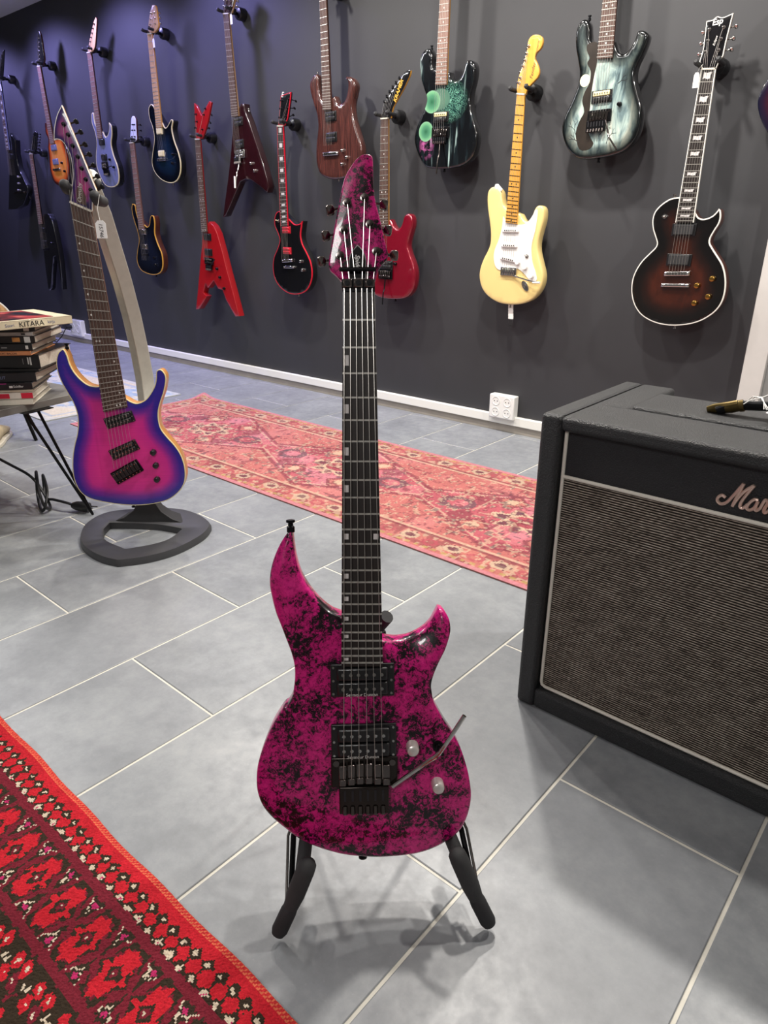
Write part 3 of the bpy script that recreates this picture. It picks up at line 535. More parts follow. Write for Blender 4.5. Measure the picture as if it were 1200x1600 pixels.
def grey_paint():
    m, nt, b = base('airbrush_grey_blue', '#6f8a8c', 0.18, 0, 1.0)
    v = objco(nt); a = nt.nodes.new('ShaderNodeAttribute'); a.attribute_name = 'edge'
    st = noise(nt, objco(nt, (16, 1, 4.5)), 1.6, 5, 0.6, 0.8)
    r = ramp(nt, [(0.30, '#2a363a'), (0.41, '#66797b'), (0.52, '#9aaca6'), (0.64, '#c4cbbd')]); nt.links.new(st, r.inputs[0])
    e = ramp(nt, [(0.0, '#07090b'), (0.010 * 12.5, '#10161a'), (0.035 * 12.5, '#9a9a9a'), (0.05 * 12.5, '#ffffff')])
    nt.links.new(mth(nt, 'MULTIPLY', a.outputs['Fac'], 12.5), e.inputs[0])
    nt.links.new(mixc(nt, 1.0, r.outputs[0], e.outputs[0], 'MULTIPLY'), b.inputs['Base Color'])
grey_paint()
plain('paint_brown', '#2c2621', 0.25, 0, 1.0, var=0.3, vscale=20)
plain('paint_moon', '#e6e2b8', 0.25, 0, 1.0)
plain('tolex', '#1b1c1e', 0.42, 0, 0, var=0.25, vscale=260, bmp=1.0, bscale=420, bdist=0.003, spec=0.6)
plain('tolex_panel', '#141519', 0.55, 0, 0, var=0.15, vscale=300, bmp=0.9, bscale=420, bdist=0.002)
plain('piping_white', '#d9d4c8', 0.5)
plain('logo_metal', '#d9b9ab', 0.3, 0.6, var=0.08, vscale=60)
plain('leather_black', '#1a1a1c', 0.5, bmp=0.3)
def cloth_mat():
    m, nt, b = base('salt_pepper_cloth', '#6b635c', 0.85, spec=0.2)
    v = objco(nt); sep = nt.nodes.new('ShaderNodeSeparateXYZ'); nt.links.new(v, sep.inputs[0])
    ph = noise(nt, objco(nt, (9, 9, 30)), 1.0, 2, 0.5)
    z = mth(nt, 'ADD', mth(nt, 'MULTIPLY', sep.outputs[2], 1 / 0.0046), mth(nt, 'MULTIPLY', ph, 0.35))
    s = mth(nt, 'SINE', mth(nt, 'MULTIPLY', z, 6.2832)); s = mth(nt, 'MULTIPLY_ADD', s, 0.5, 0.5)
    sp = noise(nt, objco(nt, (110, 110, 420)), 1.0, 3, 0.6); sp2 = noise(nt, objco(nt, (22, 22, 60)), 1.0, 3, 0.6)
    k = mth(nt, 'MULTIPLY', s, mth(nt, 'ADD', mth(nt, 'MULTIPLY', sp, 0.9), mth(nt, 'MULTIPLY', sp2, 0.5)))
    r = ramp(nt, [(0.12, '#1b1815'), (0.38, '#4a423b'), (0.62, '#9a8e82'), (0.85, '#c9bfb2')]); nt.links.new(k, r.inputs[0])
    nt.links.new(r.outputs[0], b.inputs['Base Color']); bump(nt, b, k, 0.7, 0.0015)
cloth_mat()
plain('table_grey', '#6b6864', 0.55, var=0.12, vscale=18)
plain('pages', '#b9b0a2', 0.8, var=0.12, vscale=200)
attrcol('rug_pile', 0.95, 0.7, 700)
attrcol('rug_flat', 0.95, 0.3, 600)
plain('rug_pink_edge', '#d8596a', 0.9, var=0.08, vscale=80)
plain('shoe_beige', '#b8a888', 0.7, var=0.1)
plain('shoe_sole', '#cfc8b8', 0.7)

# ------------------------------------------------------------------ mesh helpers
def link(o, parent=None):
    COL.objects.link(o)
    if parent is not None: o.parent = parent
    return o
def tag(o, label=None, cat=None, group=None, kind=None):
    if label: o['label'] = label
    if cat: o['category'] = cat
    if group: o['group'] = group
    if kind: o['kind'] = kind
    return o
def empty(name, loc, rot=None):
    o = bpy.data.objects.new(name, None); o.empty_display_size = 0.05; link(o)
    o.location = loc
    if rot is not None: o.rotation_euler = rot
    return o
class MB:
    def __init__(s): s.v = []; s.f = []; s.mi = []
    def add(s, vs, fs, mi=0):
        k = len(s.v); s.v += [tuple(p) for p in vs]; s.f += [tuple(i + k for i in f) for f in fs]; s.mi += [mi] * len(fs); return s
    def box(s, c, d, rot=None, mi=0):
        hx, hy, hz = d[0] / 2, d[1] / 2, d[2] / 2
        vs = [Vector((x, y, z)) for x in (-hx, hx) for y in (-hy, hy) for z in (-hz, hz)]
        if rot is not None: vs = [rot @ p for p in vs]
        vs = [p + Vector(c) for p in vs]
        return s.add(vs, [(0, 1, 3, 2), (4, 6, 7, 5), (0, 4, 5, 1), (2, 3, 7, 6), (0, 2, 6, 4), (1, 5, 7, 3)], mi)
    def ring_loft(s, rings, caps=True, closed=False, mi=0):
        n = len(rings[0]); k = len(s.v)
        for r in rings: s.v += [tuple(p) for p in r]
        fs = []
        m = len(rings)
        for i in range(m if closed else m - 1):
            a = k + i * n; b = k + ((i + 1) % m) * n
            for j in range(n): fs.append((a + j, a + (j + 1) % n, b + (j + 1) % n, b + j))
        if caps and not closed: fs += [tuple(range(k + n - 1, k - 1, -1)), tuple(range(k + (m - 1) * n, k + m * n))]
        s.f += fs; s.mi += [mi] * len(fs); return s
    def tube(s, pts, r, n=8, mi=0, caps=True, flat=1.0):
        pts = [Vector(p) for p in pts]; rings = []
        rs = r if isinstance(r, (list, tuple)) else [r] * len(pts)
        up = None
        for i, p in enumerate(pts):
            t = (pts[min(i + 1, len(pts) - 1)] - pts[max(i - 1, 0)])
            if t.length < 1e-9: t = Vector((0, 0, 1))
            t.normalize()
            if up is None: up = t.orthogonal().normalized()
            up = (up - t * up.dot(t)); up = up.normalized() if up.length > 1e-6 else t.orthogonal().normalized()
            q = t.cross(up)
            rings.append([p + (up * math.cos(2 * math.pi * j / n) * flat + q * math.sin(2 * math.pi * j / n)) * rs[i] for j in range(n)])
        return s.ring_loft(rings, caps, mi=mi)
    def cyl(s, p0, p1, r0, r1=None, n=16, mi=0):
        return s.tube([p0, p1], [r0, r0 if r1 is None else r1], n, mi)
    def dome(s, p0, d, prof, n=16, mi=0):
        """lathe along direction d from p0; prof = [(dist, radius)...]"""
        d = Vector(d).normalized(); u = d.orthogonal().normalized(); q = d.cross(u); p0 = Vector(p0)
        rings = [[p0 + d * h + (u * math.cos(2 * math.pi * j / n) + q * math.sin(2 * math.pi * j / n)) * r for j in range(n)] for h, r in prof]
        return s.ring_loft(rings, True, mi=mi)
    def ball(s, c, r, sc=(1, 1, 1), n=12, m=7, mi=0):
        rings = []
        for i in range(m):
            a = math.pi * (i + 0.02) / (m - 1 + 0.04) - math.pi / 2
            rings.append([(c[0] + r * sc[0] * math.cos(a) * math.cos(2 * math.pi * j / n), c[1] + r * sc[1] * math.cos(a) * math.sin(2 * math.pi * j / n), c[2] + r * sc[2] * math.sin(a)) for j in range(n)])
        return s.ring_loft(rings, True, mi=mi)
    def mesh(s, name, mats, smooth=35):
        me = bpy.data.meshes.new(name); me.from_pydata(s.v, [], s.f)
        for m in ([mats] if isinstance(mats, str) else mats): me.materials.append(MATS[m])
        if len(me.materials) > 1:
            for p, i in zip(me.polygons, s.mi): p.material_index = i
        if smooth:
            for p in me.polygons: p.use_smooth = True
            me.set_sharp_from_angle(angle=R(smooth))
        me.update(); return me
    def build(s, name, mats, parent=None, bevel=0.0, seg=2, smooth=35):
        o = bpy.data.objects.new(name, s.mesh(name, mats, smooth)); link(o, parent)
        if bevel:
            b = o.modifiers.new('bevel', 'BEVEL'); b.width = bevel; b.segments = seg; b.limit_method = 'ANGLE'; b.angle_limit = R(40); b.harden_normals = False
        return o
def frame_obj(o, U, N):
    """orient o so local x = U, local -y = N, local z = N x U"""
    U = Vector(U); N = Vector(N); V = N.cross(U)
    m = Matrix((U, -N, V)).transposed(); o.rotation_euler = m.to_euler(); return o
def spline(pts, sub=4, closed=True):
    """Catmull-Rom through pts; a third item 1 keeps that point sharp"""
    n = len(pts); out = []
    P = [np.array(p[:2], float) for p in pts]; S = [len(p) > 2 for p in pts]
    for i in range(n if closed else n - 1):
        p1, p2 = P[i], P[(i + 1) % n]
        p0 = P[i - 1] if (closed or i > 0) else p1; p3 = P[(i + 2) % n] if (closed or i + 2 < n) else p2
        if S[i]: p0 = 2 * p1 - p2
        if S[(i + 1) % n]: p3 = 2 * p2 - p1
        k = sub if not (S[i] and S[(i + 1) % n]) else 2
        for j in range(k):
            t = j / k
            out.append(0.5 * ((2 * p1) + (-p0 + p2) * t + (2 * p0 - 5 * p1 + 4 * p2 - p3) * t * t + (-p0 + 3 * p1 - 3 * p2 + p3) * t ** 3))
    if not closed: out.append(P[-1])
    A = np.array(out)
    keep = [0]
    for i in range(1, len(A)):
        if np.linalg.norm(A[i] - A[keep[-1]]) > 3e-4: keep.append(i)
    A = A[keep]
    if closed and np.linalg.norm(A[0] - A[-1]) < 3e-4: A = A[:-1]
    return A
def ccw(A):
    a = 0.5 * np.sum(A[:, 0] * np.roll(A[:, 1], -1) - np.roll(A[:, 0], -1) * A[:, 1])
    return A if a > 0 else A[::-1].copy()
def inset(A, d):
    e = np.roll(A, -1, 0) - A; e /= np.linalg.norm(e, axis=1, keepdims=True) + 1e-12
    nrm = np.stack([-e[:, 1], e[:, 0]], 1); m = nrm + np.roll(nrm, 1, 0)
    l = np.linalg.norm(m, axis=1, keepdims=True); m = m / np.maximum(l, 1e-6); k = np.clip(2 / np.maximum(l, 1e-6), 1, 1.6)
    return A + m * d * k
def segdist(Pts, A):
    B = np.roll(A, -1, 0); d = np.full(len(Pts), 1e9)
    for i in range(len(A)):
        e = B[i] - A[i]; t = np.clip(((Pts - A[i]) @ e) / (e @ e + 1e-12), 0, 1)
        d = np.minimum(d, np.linalg.norm(Pts - A[i] - t[:, None] * e, axis=1))
    return d
def inside(Pts, A):
    B = np.roll(A, -1, 0); c = np.zeros(len(Pts), bool)
    for (x1, y1), (x2, y2) in zip(A, B):
        k = ((y1 > Pts[:, 1]) != (y2 > Pts[:, 1])); 
        with np.errstate(divide='ignore', invalid='ignore'):
            xi = (x2 - x1) * (Pts[:, 1] - y1) / (y2 - y1) + x1
        c ^= k & (Pts[:, 0] < xi)
    return c
def slab(name, outline, y0, t, rnd, mats, parent, step=0.014, carve=None):
    """plate with the given outline (u, v), front face at y0 towards the viewer, rounded rims, 'edge' = distance to the rim"""
    A = ccw(np.asarray(outline)); n = len(A)
    rings = [(rnd, t), (rnd * 0.3, t - rnd * 0.3), (0, t - rnd), (0, rnd), (rnd * 0.3, rnd * 0.3), (rnd, 0)]
    V = []; mb_f = []; mi = []
    for ins, y in rings:
        Q = inset(A, ins) if ins else A
        V += [(p[0], y0 + y, p[1]) for p in Q]
    for k in range(len(rings) - 1):
        for j in range(n):
            mb_f.append((k * n + j, k * n + (j + 1) % n, (k + 1) * n + (j + 1) % n, (k + 1) * n + j)); mi.append(1 if k < 3 else 0)
    mb_f.append(tuple(range(n - 1, -1, -1))); mi.append(1)
    In = inset(A, rnd)
    lo, hi = A.min(0), A.max(0)
    gx, gy = np.meshgrid(np.arange(lo[0], hi[0], step), np.arange(lo[1], hi[1], step)); G = np.stack([gx.ravel(), gy.ravel()], 1)
    G[:, 0] += ((np.round(G[:, 1] / step).astype(int)) % 2) * step * 0.5
    G = G[inside(G, In)]
    if len(G): G = G[segdist(G, In) > step * 0.45]
    pts = [Vector(p) for p in In] + [Vector(p) for p in G]
    ov, oe, of, orig, _, _ = delaunay_2d_cdt(pts, [], [list(range(n))], 1, 1e-6)
    base_i = len(rings) * n - n; mp = {}
    ovn = np.array([tuple(p) for p in ov]); de = segdist(ovn, A)
    for i, src in enumerate(orig):
        s0 = [q for q in src if q < n]
        if s0: mp[i] = base_i + s0[0]
        else:
            mp[i] = len(V); V.append((ov[i][0], y0, ov[i][1]))
    for f in of: mb_f.append(tuple(mp[i] for i in f)); mi.append(0)
    if carve is not None:
        Va = np.array(V); d = segdist(Va[:, [0, 2]], A)
        front = Va[:, 1] < y0 + t * 0.5
        Va[front, 1] += carve(Va[front, 0], Va[front, 2], d[front]); V = [tuple(p) for p in Va]
    me = bpy.data.meshes.new(name); me.from_pydata(V, [], mb_f)
    for m in mats: me.materials.append(MATS[m])
    for p, i in zip(me.polygons, mi): p.material_index = i; p.use_smooth = True
    at = me.attributes.new('edge', 'FLOAT', 'POINT')
    Va = np.array(V); d = segdist(Va[:, [0, 2]], A); at.data.foreach_set('value', d.astype(np.float32))
    me.set_sharp_from_angle(angle=R(50)); me.update()
    o = bpy.data.objects.new(name, me); return link(o, parent)
def prism(mb, outline, y0, y1, mi=0):
    A = ccw(np.asarray(outline)); n = len(A)
    return mb.add([(p[0], y1, p[1]) for p in A] + [(p[0], y0, p[1]) for p in A],
                  [tuple(range(n - 1, -1, -1)), tuple(range(n, 2 * n))] + [(j, (j + 1) % n, n + (j + 1) % n, n + j) for j in range(n)], mi)
def band(name, outline, y_front, depth, wid, mat, parent, out=0.0006):
    """binding: a strip round the rim, lapping from the side onto the front"""
    A = ccw(np.asarray(outline)); n = len(A)
    rs = [(inset(A, 0.001), y_front + depth), (inset(A, -out), y_front + depth), (inset(A, -out), y_front + 0.0004), (inset(A, 0.0006), y_front - out), (inset(A, wid), y_front - out), (inset(A, wid), y_front + 0.001)]
    mb = MB()
    for k, (Q, y) in enumerate(rs): mb.v += [(p[0], y, p[1]) for p in Q]
    m = len(rs)
    for k in range(m):
        for j in range(n):
            mb.f.append((k * n + j, k * n + (j + 1) % n, ((k + 1) % m) * n + (j + 1) % n, ((k + 1) % m) * n + j)); mb.mi.append(0)
    return mb.build(name, mat, parent)
FONT_CACHE = {}
def text(name, s, size, loc, mat, parent, ang=0.0, shear=0.0, facing='front', ext=0.0003, align='LEFT', spacing=1.0, bold=0.0, mtx=None):
    key = (s, size, shear, ext, align, spacing, bold)
    if key not in FONT_CACHE:
        cu = bpy.data.curves.new(name, 'FONT'); cu.body = s; cu.size = size; cu.shear = shear; cu.extrude = ext; cu.align_x = align; cu.space_character = spacing; cu.offset = bold
        cu.resolution_u = 3
        t = bpy.data.objects.new('t', cu); COL.objects.link(t)
        dg = bpy.context.evaluated_depsgraph_get(); me = bpy.data.meshes.new_from_object(t.evaluated_get(dg))
        bpy.data.objects.remove(t); bpy.data.curves.remove(cu); FONT_CACHE[key] = me
    me = FONT_CACHE[key].copy(); me.name = name; me.materials.clear(); me.materials.append(MATS[mat])
    o = bpy.data.objects.new(name, me); link(o, parent)
    if mtx is not None: o.matrix_local = mtx
    else: o.matrix_local = Matrix.Translation(Vector(loc)) @ Matrix.Rotation(R(ang), 4, 'Y') @ Matrix.Rotation(R(90), 4, 'X')
    return o
UNIT = {}
def unit_box(mat):
    if mat not in UNIT: UNIT[mat] = MB().box((0, 0, 0), (1, 1, 1)).mesh('bar_' + mat, mat, 0)
    return UNIT[mat]

# ------------------------------------------------------------------ the room
WALL = 2.84; X0, X1, Y0 = -8.0, 1.6, -1.6; CEIL = 2.37
def struct(o): o['kind'] = 'structure'; return o
def block(name, lo, hi, mat, parent=None, bevel=0.0):
    c = [(a + b) / 2 for a, b in zip(lo, hi)]; d = [b - a for a, b in zip(lo, hi)]
    o = MB().box((0, 0, 0), d).build(name, mat, parent, bevel); o.location = c; return o
floor = struct(MB().box((0, 0, -0.05), (X1 - X0, WALL - Y0, 0.096)).build('floor', 'grout')); floor.location = ((X0 + X1) / 2, (Y0 + WALL) / 2, 0)
struct(block('wall_back', (X0, WALL, 0), (X1, WALL + 0.1, CEIL), 'wall_charcoal'))
struct(block('wall_left', (X0 - 0.1, Y0, 0), (X0, WALL + 0.1, CEIL), 'wall_charcoal'))
struct(block('wall_right', (X1, Y0, 0), (X1 + 0.1, WALL + 0.1, CEIL), 'wall_pale'))
struct(block('wall_front', (X0, Y0 - 0.1, 0), (X1, Y0, CEIL), 'wall_pale'))
struct(block('ceiling', (X0, Y0, CEIL), (X1, WALL, CEIL + 0.1), 'ceiling_white'))
struct(block('trim_1', (X0, WALL - 0.012, 0), (-0.69, WALL, 0.04), 'skirting_beige', bevel=0.001))
struct(block('trim_2', (X0, WALL - 0.022, 0.038), (-0.69, WALL, 0.081), 'trim_white', bevel=0.003))
struct(block('wall_pillar', (-0.69, WALL - 0.05, 0), (-0.615, WALL, CEIL), 'pillar_grey', bevel=0.002))
struct(block('wall_recess', (-0.615, WALL - 0.03, 0), (X1, WALL, CEIL), 'wall_pale', bevel=0.0))
# floor tiles laid in half bond, 308 x 616 mm with a pale joint
TW, TL, J = 0.308, 0.6155, 0.0055
tile_mesh = {}
fx, fy = floor.location.x, floor.location.y
def tile(xa, xb, ya, yb):
    xa, xb, ya, yb = max(xa, X0), min(xb, X1), max(ya, Y0), min(yb, WALL)
    if xb - xa < 0.02 or yb - ya < 0.02: return
    k = (round(xb - xa, 3), round(yb - ya, 3))
    if k not in tile_mesh:
        hx, hy = k[0] / 2 - J / 2, k[1] / 2 - J / 2; c = 0.0015
        mb = MB().ring_loft([[(sx * (hx - i), sy * (hy - i), z) for sx, sy in ((-1, -1), (1, -1), (1, 1), (-1, 1))] for i, z in ((0, -0.0045), (0, -0.001), (c, 0.0))], True)
        tile_mesh[k] = mb.mesh('tile', 'slate_tile', 0)
    o = bpy.data.objects.new('tile', tile_mesh[k]); link(o, floor); o.location = ((xa + xb) / 2 - fx, (ya + yb) / 2 - fy, 0)
k = -6
while True:
    xb = -0.095 - TW * k; xa = xb - TW
    if xb <= X0: break
    y = (0.944 if k % 2 == 0 else 0.637) - TL * 6
    while y < WALL:
        tile(xa, xb, y, y + TL); y += TL
    k += 1

# ------------------------------------------------------------------ rugs: knotted colour fields
def rug_mesh(name, xs, ys, colfn, mat, zf=None, thick=0.006):
    nx, ny = len(xs), len(ys)
    xc = (xs[1:] + xs[:-1]) / 2; yc = (ys[1:] + ys[:-1]) / 2
    X, Y = np.meshgrid(xs, ys); Z = np.full_like(X, thick) if zf is None else zf(X, Y)
    V = np.stack([X.ravel(), Y.ravel(), Z.ravel()], 1)
    i = np.arange((nx - 1) * (ny - 1)); r_, c_ = i // (nx - 1), i % (nx - 1); a = r_ * nx + c_
    F = np.stack([a, a + 1, a + nx + 1, a + nx], 1)
    XC, YC = np.meshgrid(xc, yc); C = colfn(XC.ravel(), YC.ravel())
    # border skirt down to the floor
    b = list(range(nx)) + [r * nx + nx - 1 for r in range(1, ny)] + [(ny - 1) * nx + c for c in range(nx - 2, -1, -1)] + [r * nx for r in range(ny - 2, 0, -1)]
    k = len(V); sk = V[b].copy(); sk[:, 2] = 0.0005; V = np.concatenate([V, sk]); nb = len(b)
    SF = [(k + j, k + (j + 1) % nb, b[(j + 1) % nb], b[j]) for j in range(nb)]
    me = bpy.data.meshes.new(name); me.from_pydata(V.tolist(), [], F.tolist() + SF)
    at = me.attributes.new('col', 'FLOAT_COLOR', 'FACE'); cc = np.ones((len(me.polygons), 4), np.float32); cc[:len(C), :3] = C
    cc[len(C):, :3] = C.mean(0); at.data.foreach_set('color', cc.ravel())
    me.materials.append(MATS[mat]); me.update()
    return me
def L3(h): return np.array(lin(h)[:3])
def vnoise(x, y, s, seed=0):
    """value noise on a lattice of spacing s"""
    g = np.random.default_rng(seed).random((64, 64)); u, v = x / s, y / s
    iu, iv = np.floor(u).astype(int), np.floor(v).astype(int); fu, fv = u - iu, v - iv
    fu = fu * fu * (3 - 2 * fu); fv = fv * fv * (3 - 2 * fv)
    a = g[iu % 64, iv % 64]; b = g[(iu + 1) % 64, iv % 64]; c = g[iu % 64, (iv + 1) % 64]; d = g[(iu + 1) % 64, (iv + 1) % 64]
    return a * (1 - fu) * (1 - fv) + b * fu * (1 - fv) + c * (1 - fu) * fv + d * fu * fv
RED, DARK, MAROON, IVORY, ROSE, ORANGE = L3('#b8202c'), L3('#33291f'), L3('#701f2c'), L3('#c9b8a2'), L3('#b02a5e'), L3('#d0684a')
def red_rug(x, y):
    y = 0.348 - y                                     # distance in from the bound edge
    jx = (vnoise(x, y, 0.006, 1) - 0.5) * 0.006; jy = (vnoise(x, y, 0.006, 2) - 0.5) * 0.006
    X, Y = x + jx, y + jy
    C = np.tile(RED, (len(x), 1)).astype(float)
    def put(mask, c): C[mask] = c
    C *= (0.88 + 0.24 * vnoise(x, y, 0.02, 3))[:, None]
    # outer guard: dark lozenges with a pale eye, red lozenges between, ivory spots on brown
    p = 0.0262
    put((Y > 0.046) & (Y < 0.066), DARK)
    u = np.mod(X, p) - p / 2; u2 = np.mod(X + p / 2, p) - p / 2
    put((Y > 0.044) & (Y < 0.052), RED)
    red2 = np.abs(u2) / 0.012 + np.abs(Y - 0.0455) / 0.0115 < 1; 
    put((np.abs(Y - 0.049) < 0.006), DARK); put(red2, RED)
    put(np.abs(u) / 0.0125 + np.abs(Y - 0.0325) / 0.0105 < 1, DARK)
    put(np.abs(u) / 0.0045 + np.abs(Y - 0.0325) / 0.0042 < 1, IVORY)
    w = np.mod(X, p) - p / 2; cell = np.floor(X / p).astype(int)
    big = (np.abs(w) / (0.0062 + 0.003 * ((cell * 7) % 3) / 3) + np.abs(Y - 0.0565) / 0.0062 < 1); put(big, IVORY)
    put((np.abs(w - 0.002) + np.abs(Y - 0.0565) < 0.0022) & (cell % 2 == 0), ROSE)
    put((Y > 0.0605) & (Y < 0.0745), MAROON)
    # medallion band
    inb = (Y >= 0.0745) & (Y < 0.1625); put(inb, DARK)
    q = 0.0752; cx = np.mod(X + 0.899 + q / 2, q) - q / 2; cy = Y - 0.1195
    lat = np.abs(np.abs(cx) - q / 2 + 0.004 + np.abs(cy) * 0.28) < 0.0042
    put(inb & lat, MAROON); put(inb & (np.abs(np.abs(cx) + np.abs(cy) * 0.75 - 0.0335) < 0.003) & (np.abs(cy) < 0.036), MAROON)
    stp = np.maximum(np.abs(cx) * 1.0, 0) + np.abs(cy) * 0.62
    body = (stp < 0.0265) & (np.abs(cy) < 0.040) | ((np.abs(cx) < 0.016) & (np.abs(cy) < 0.031))
    notch = (np.abs(np.abs(cx) - 0.020) < 0.004) & (np.abs(np.abs(cy) - 0.008) < 0.004)
    put(inb & body & ~notch, RED)
    put(inb & (np.abs(cx) + np.abs(cy) * 0.8 < 0.0125), DARK); put(inb & (np.abs(cx) + np.abs(cy) * 0.8 < 0.007), MAROON); put(inb & (np.abs(cx) + np.abs(cy) < 0.003), IVORY)
    hx = np.mod(X + 0.899, q) - q / 2                 # ivory chevrons between medallions
    for cyy, sgn in ((0.087, 1), (0.152, -1)):
        yy = (Y - cyy) * sgn
        chev = (np.abs(yy - (0.010 - np.abs(hx) * 1.25)) < 0.0028) & (np.abs(hx) < 0.0145)
        br = np.mod(np.floor((hx + 1) / 0.0042) + np.floor((Y + 1) / 0.0042), 3) > 0
        put(inb & chev & br, IVORY); put(inb & (np.abs(hx) + np.abs(yy + 0.002) < 0.0055), ROSE)
    put((Y >= 0.1625) & (Y < 0.1765), MAROON)
    # field: paired red petals with cream hearts on brown
    fld = Y >= 0.1765; put(fld, DARK)
    ax = np.mod(X, 0.062) - 0.031; row = np.floor((Y - 0.178) / 0.052); ay = np.mod(Y - 0.178, 0.052) - 0.026
    ax = np.mod(X + row * 0.031, 0.062) - 0.031
    for sx, sy, cc in ((-0.012, -0.010, RED), (0.008, -0.012, RED), (-0.010, 0.010, RED), (0.012, 0.008, MAROON)):
        dx, dy = ax - sx, ay - sy; a = (dx + dy) * 0.707; b_ = (dx - dy) * 0.707
        put(fld & ((a / 0.0125) ** 2 + (b_ / 0.0075) ** 2 < 1), cc); put(fld & ((a / 0.0042) ** 2 + (b_ / 0.002) ** 2 < 1), IVORY)
    put(fld & (np.abs(np.abs(ax) - 0.027) + np.abs(ay) < 0.0045), IVORY)
    put(fld & (np.abs(ax - 0.03) + np.abs(ay - 0.02) < 0.010), MAROON)
    edge = y < 0.011
    st = np.mod(x + y * 0.6, 0.0072) < 0.0030; put(edge, RED * 0.9 + ORANGE * 0.1); put(edge & st, ORANGE)
    C *= (0.86 + 0.28 * RNG.random(len(x)))[:, None]
    return C
xs = np.concatenate([np.arange(-1.9, -1.6, 0.02), np.arange(-1.6, -0.15, 0.0024), [-0.148]])
ys = np.concatenate([np.arange(-1.2, -0.02, 0.02), np.arange(-0.02, 0.348, 0.0024), [0.348]])
def wob(X, Y):
    return 0.0085 + 0.0012 * np.random.default_rng(3).random(X.shape) - 0.004 * np.clip((Y - 0.338) / 0.010, 0, 1)
me = rug_mesh('red_rug', xs, ys, red_rug, 'rug_pile', wob)
V = np.array([v.co[:] for v in me.vertices]); V[:, 1] += np.where(V[:, 1] > 0.3, (0.002 * np.sin(V[:, 0] * 9) + 0.0013 * np.sin(V[:, 0] * 31)), 0.0)
me.vertices.foreach_set('co', V.ravel())
tag(link(bpy.data.objects.new('patterned_rug', me)), 'bright red woollen rug with brown and ivory diamond borders in the foreground', 'rug')

PK = [L3(c) for c in ('#b0666c', '#9c4a52', '#ab6a60', '#743a42', '#b08272', '#573c44', '#bda48a', '#4a454b', '#b4747c')]
def pink_rug(x, y):
    cx0, cy0 = -1.915, 1.914
    C = np.tile(PK[0], (len(x), 1)).astype(float)
    def put(m, c, k=0.7): C[m] = C[m] * (1 - k) + c * k
    n1 = vnoise(x, y, 0.10, 11); n2 = vnoise(x, y, 0.03, 12); n3 = vnoise(x, y, 0.014, 13); n4 = vnoise(x + 3, y, 0.05, 14)
    put(n1 > 0.55, PK[1], 0.7); put(n1 < 0.35, PK[8], 0.7)
    v = y - cy0; P = 0.875
    u = np.mod(x - cx0 + P / 2, P) - P / 2
    hexd = np.abs(v) / 0.30 + np.abs(u) / 0.62
    put(hexd > 0.86, PK[2], 0.65); put(np.abs(hexd - 0.86) < 0.03, PK[3], 0.7); put(np.abs(hexd - 0.80) < 0.012, PK[6], 0.6)
    for du, dv in ((0.28, 0.0), (-0.28, 0.0)):
        rr = np.sqrt(((u - du) / 0.055) ** 2 + ((v - dv) / 0.045) ** 2); put(np.abs(rr - 1) < 0.28, PK[7], 0.7)
    for s1 in (-1, 1):
        for s2 in (-1, 1):
            d = np.abs(u - s1 * 0.13) / 0.06 + np.abs(v - s2 * 0.13) / 0.06; put(d < 1, PK[2], 0.8); put(np.abs(d - 1) < 0.16, PK[3], 0.8)
            rr = np.sqrt(((u - s1 * 0.13) / 0.026) ** 2 + ((v - s2 * 0.13) / 0.022) ** 2); put(rr < 1, PK[6], 0.8)
            d = np.abs(u - s1 * 0.21) / 0.05 + np.abs(v - s2 * 0.09) / 0.07; put(d < 1, PK[3], 0.6)
    th_ = np.arctan2(v, u); rad = np.sqrt((u / 1.35) ** 2 + v ** 2)
    fl = 0.075 + 0.018 * np.cos(8 * th_); put(rad < fl, PK[5], 0.85); put(np.abs(rad - fl) < 0.008, PK[6], 0.8); put(rad < 0.05, PK[1], 0.9); put(np.abs(rad - 0.05) < 0.006, PK[6], 0.8); put(rad < 0.022, PK[3], 0.8); put(rad < 0.009, PK[6], 0.8)
    put((n2 > 0.64) & (n3 > 0.5), PK[3], 0.65); put((n3 > 0.72) & (n1 > 0.45), PK[6], 0.5); put((n3 > 0.8) & (n4 > 0.4), PK[7], 0.6); put(np.abs(n2 - 0.5) < 0.02, PK[6], 0.45); put(np.abs(n4 - 0.45) < 0.02, PK[3], 0.5)
    # border with rosettes, guards and a plain pink edge
    e = np.minimum.reduce([y - 1.513, 2.315 - y, x + 3.4]); bd = e < 0.125
    put(bd, PK[2], 0.55); put(bd & (n2 > 0.55), PK[3], 0.55); put(bd & (n3 > 0.62), PK[6], 0.5)
    t = np.where(e == x + 3.4, y, x); bu = np.mod(t, 0.17) - 0.085
    rr = np.sqrt((bu / 0.035) ** 2 + ((e - 0.075) / 0.026) ** 2); put(bd & (rr < 1), PK[5], 0.7); put(bd & (np.abs(rr - 0.75) < 0.22), PK[6], 0.75)
    rr = np.sqrt(((np.mod(t + 0.085, 0.17) - 0.085) / 0.03) ** 2 + ((e - 0.07) / 0.022) ** 2); put(bd & (np.abs(rr - 0.8) < 0.25), PK[1], 0.8)
    put((np.abs(e - 0.128) < 0.007), PK[6], 0.6); put(np.abs(e - 0.115) < 0.004, PK[3], 0.7)
    put((np.abs(e - 0.032) < 0.008) & (np.mod(t, 0.035) < 0.018), L3('#a08a55'), 0.7); put(e < 0.022, PK[8], 0.85)
    C *= (0.90 + 0.2 * RNG.random(len(x)))[:, None] * (0.93 + 0.14 * n4)[:, None]
    return C
xs = np.arange(-3.4, -0.4, 0.0065); ys = np.linspace(1.513, 2.315, 126)
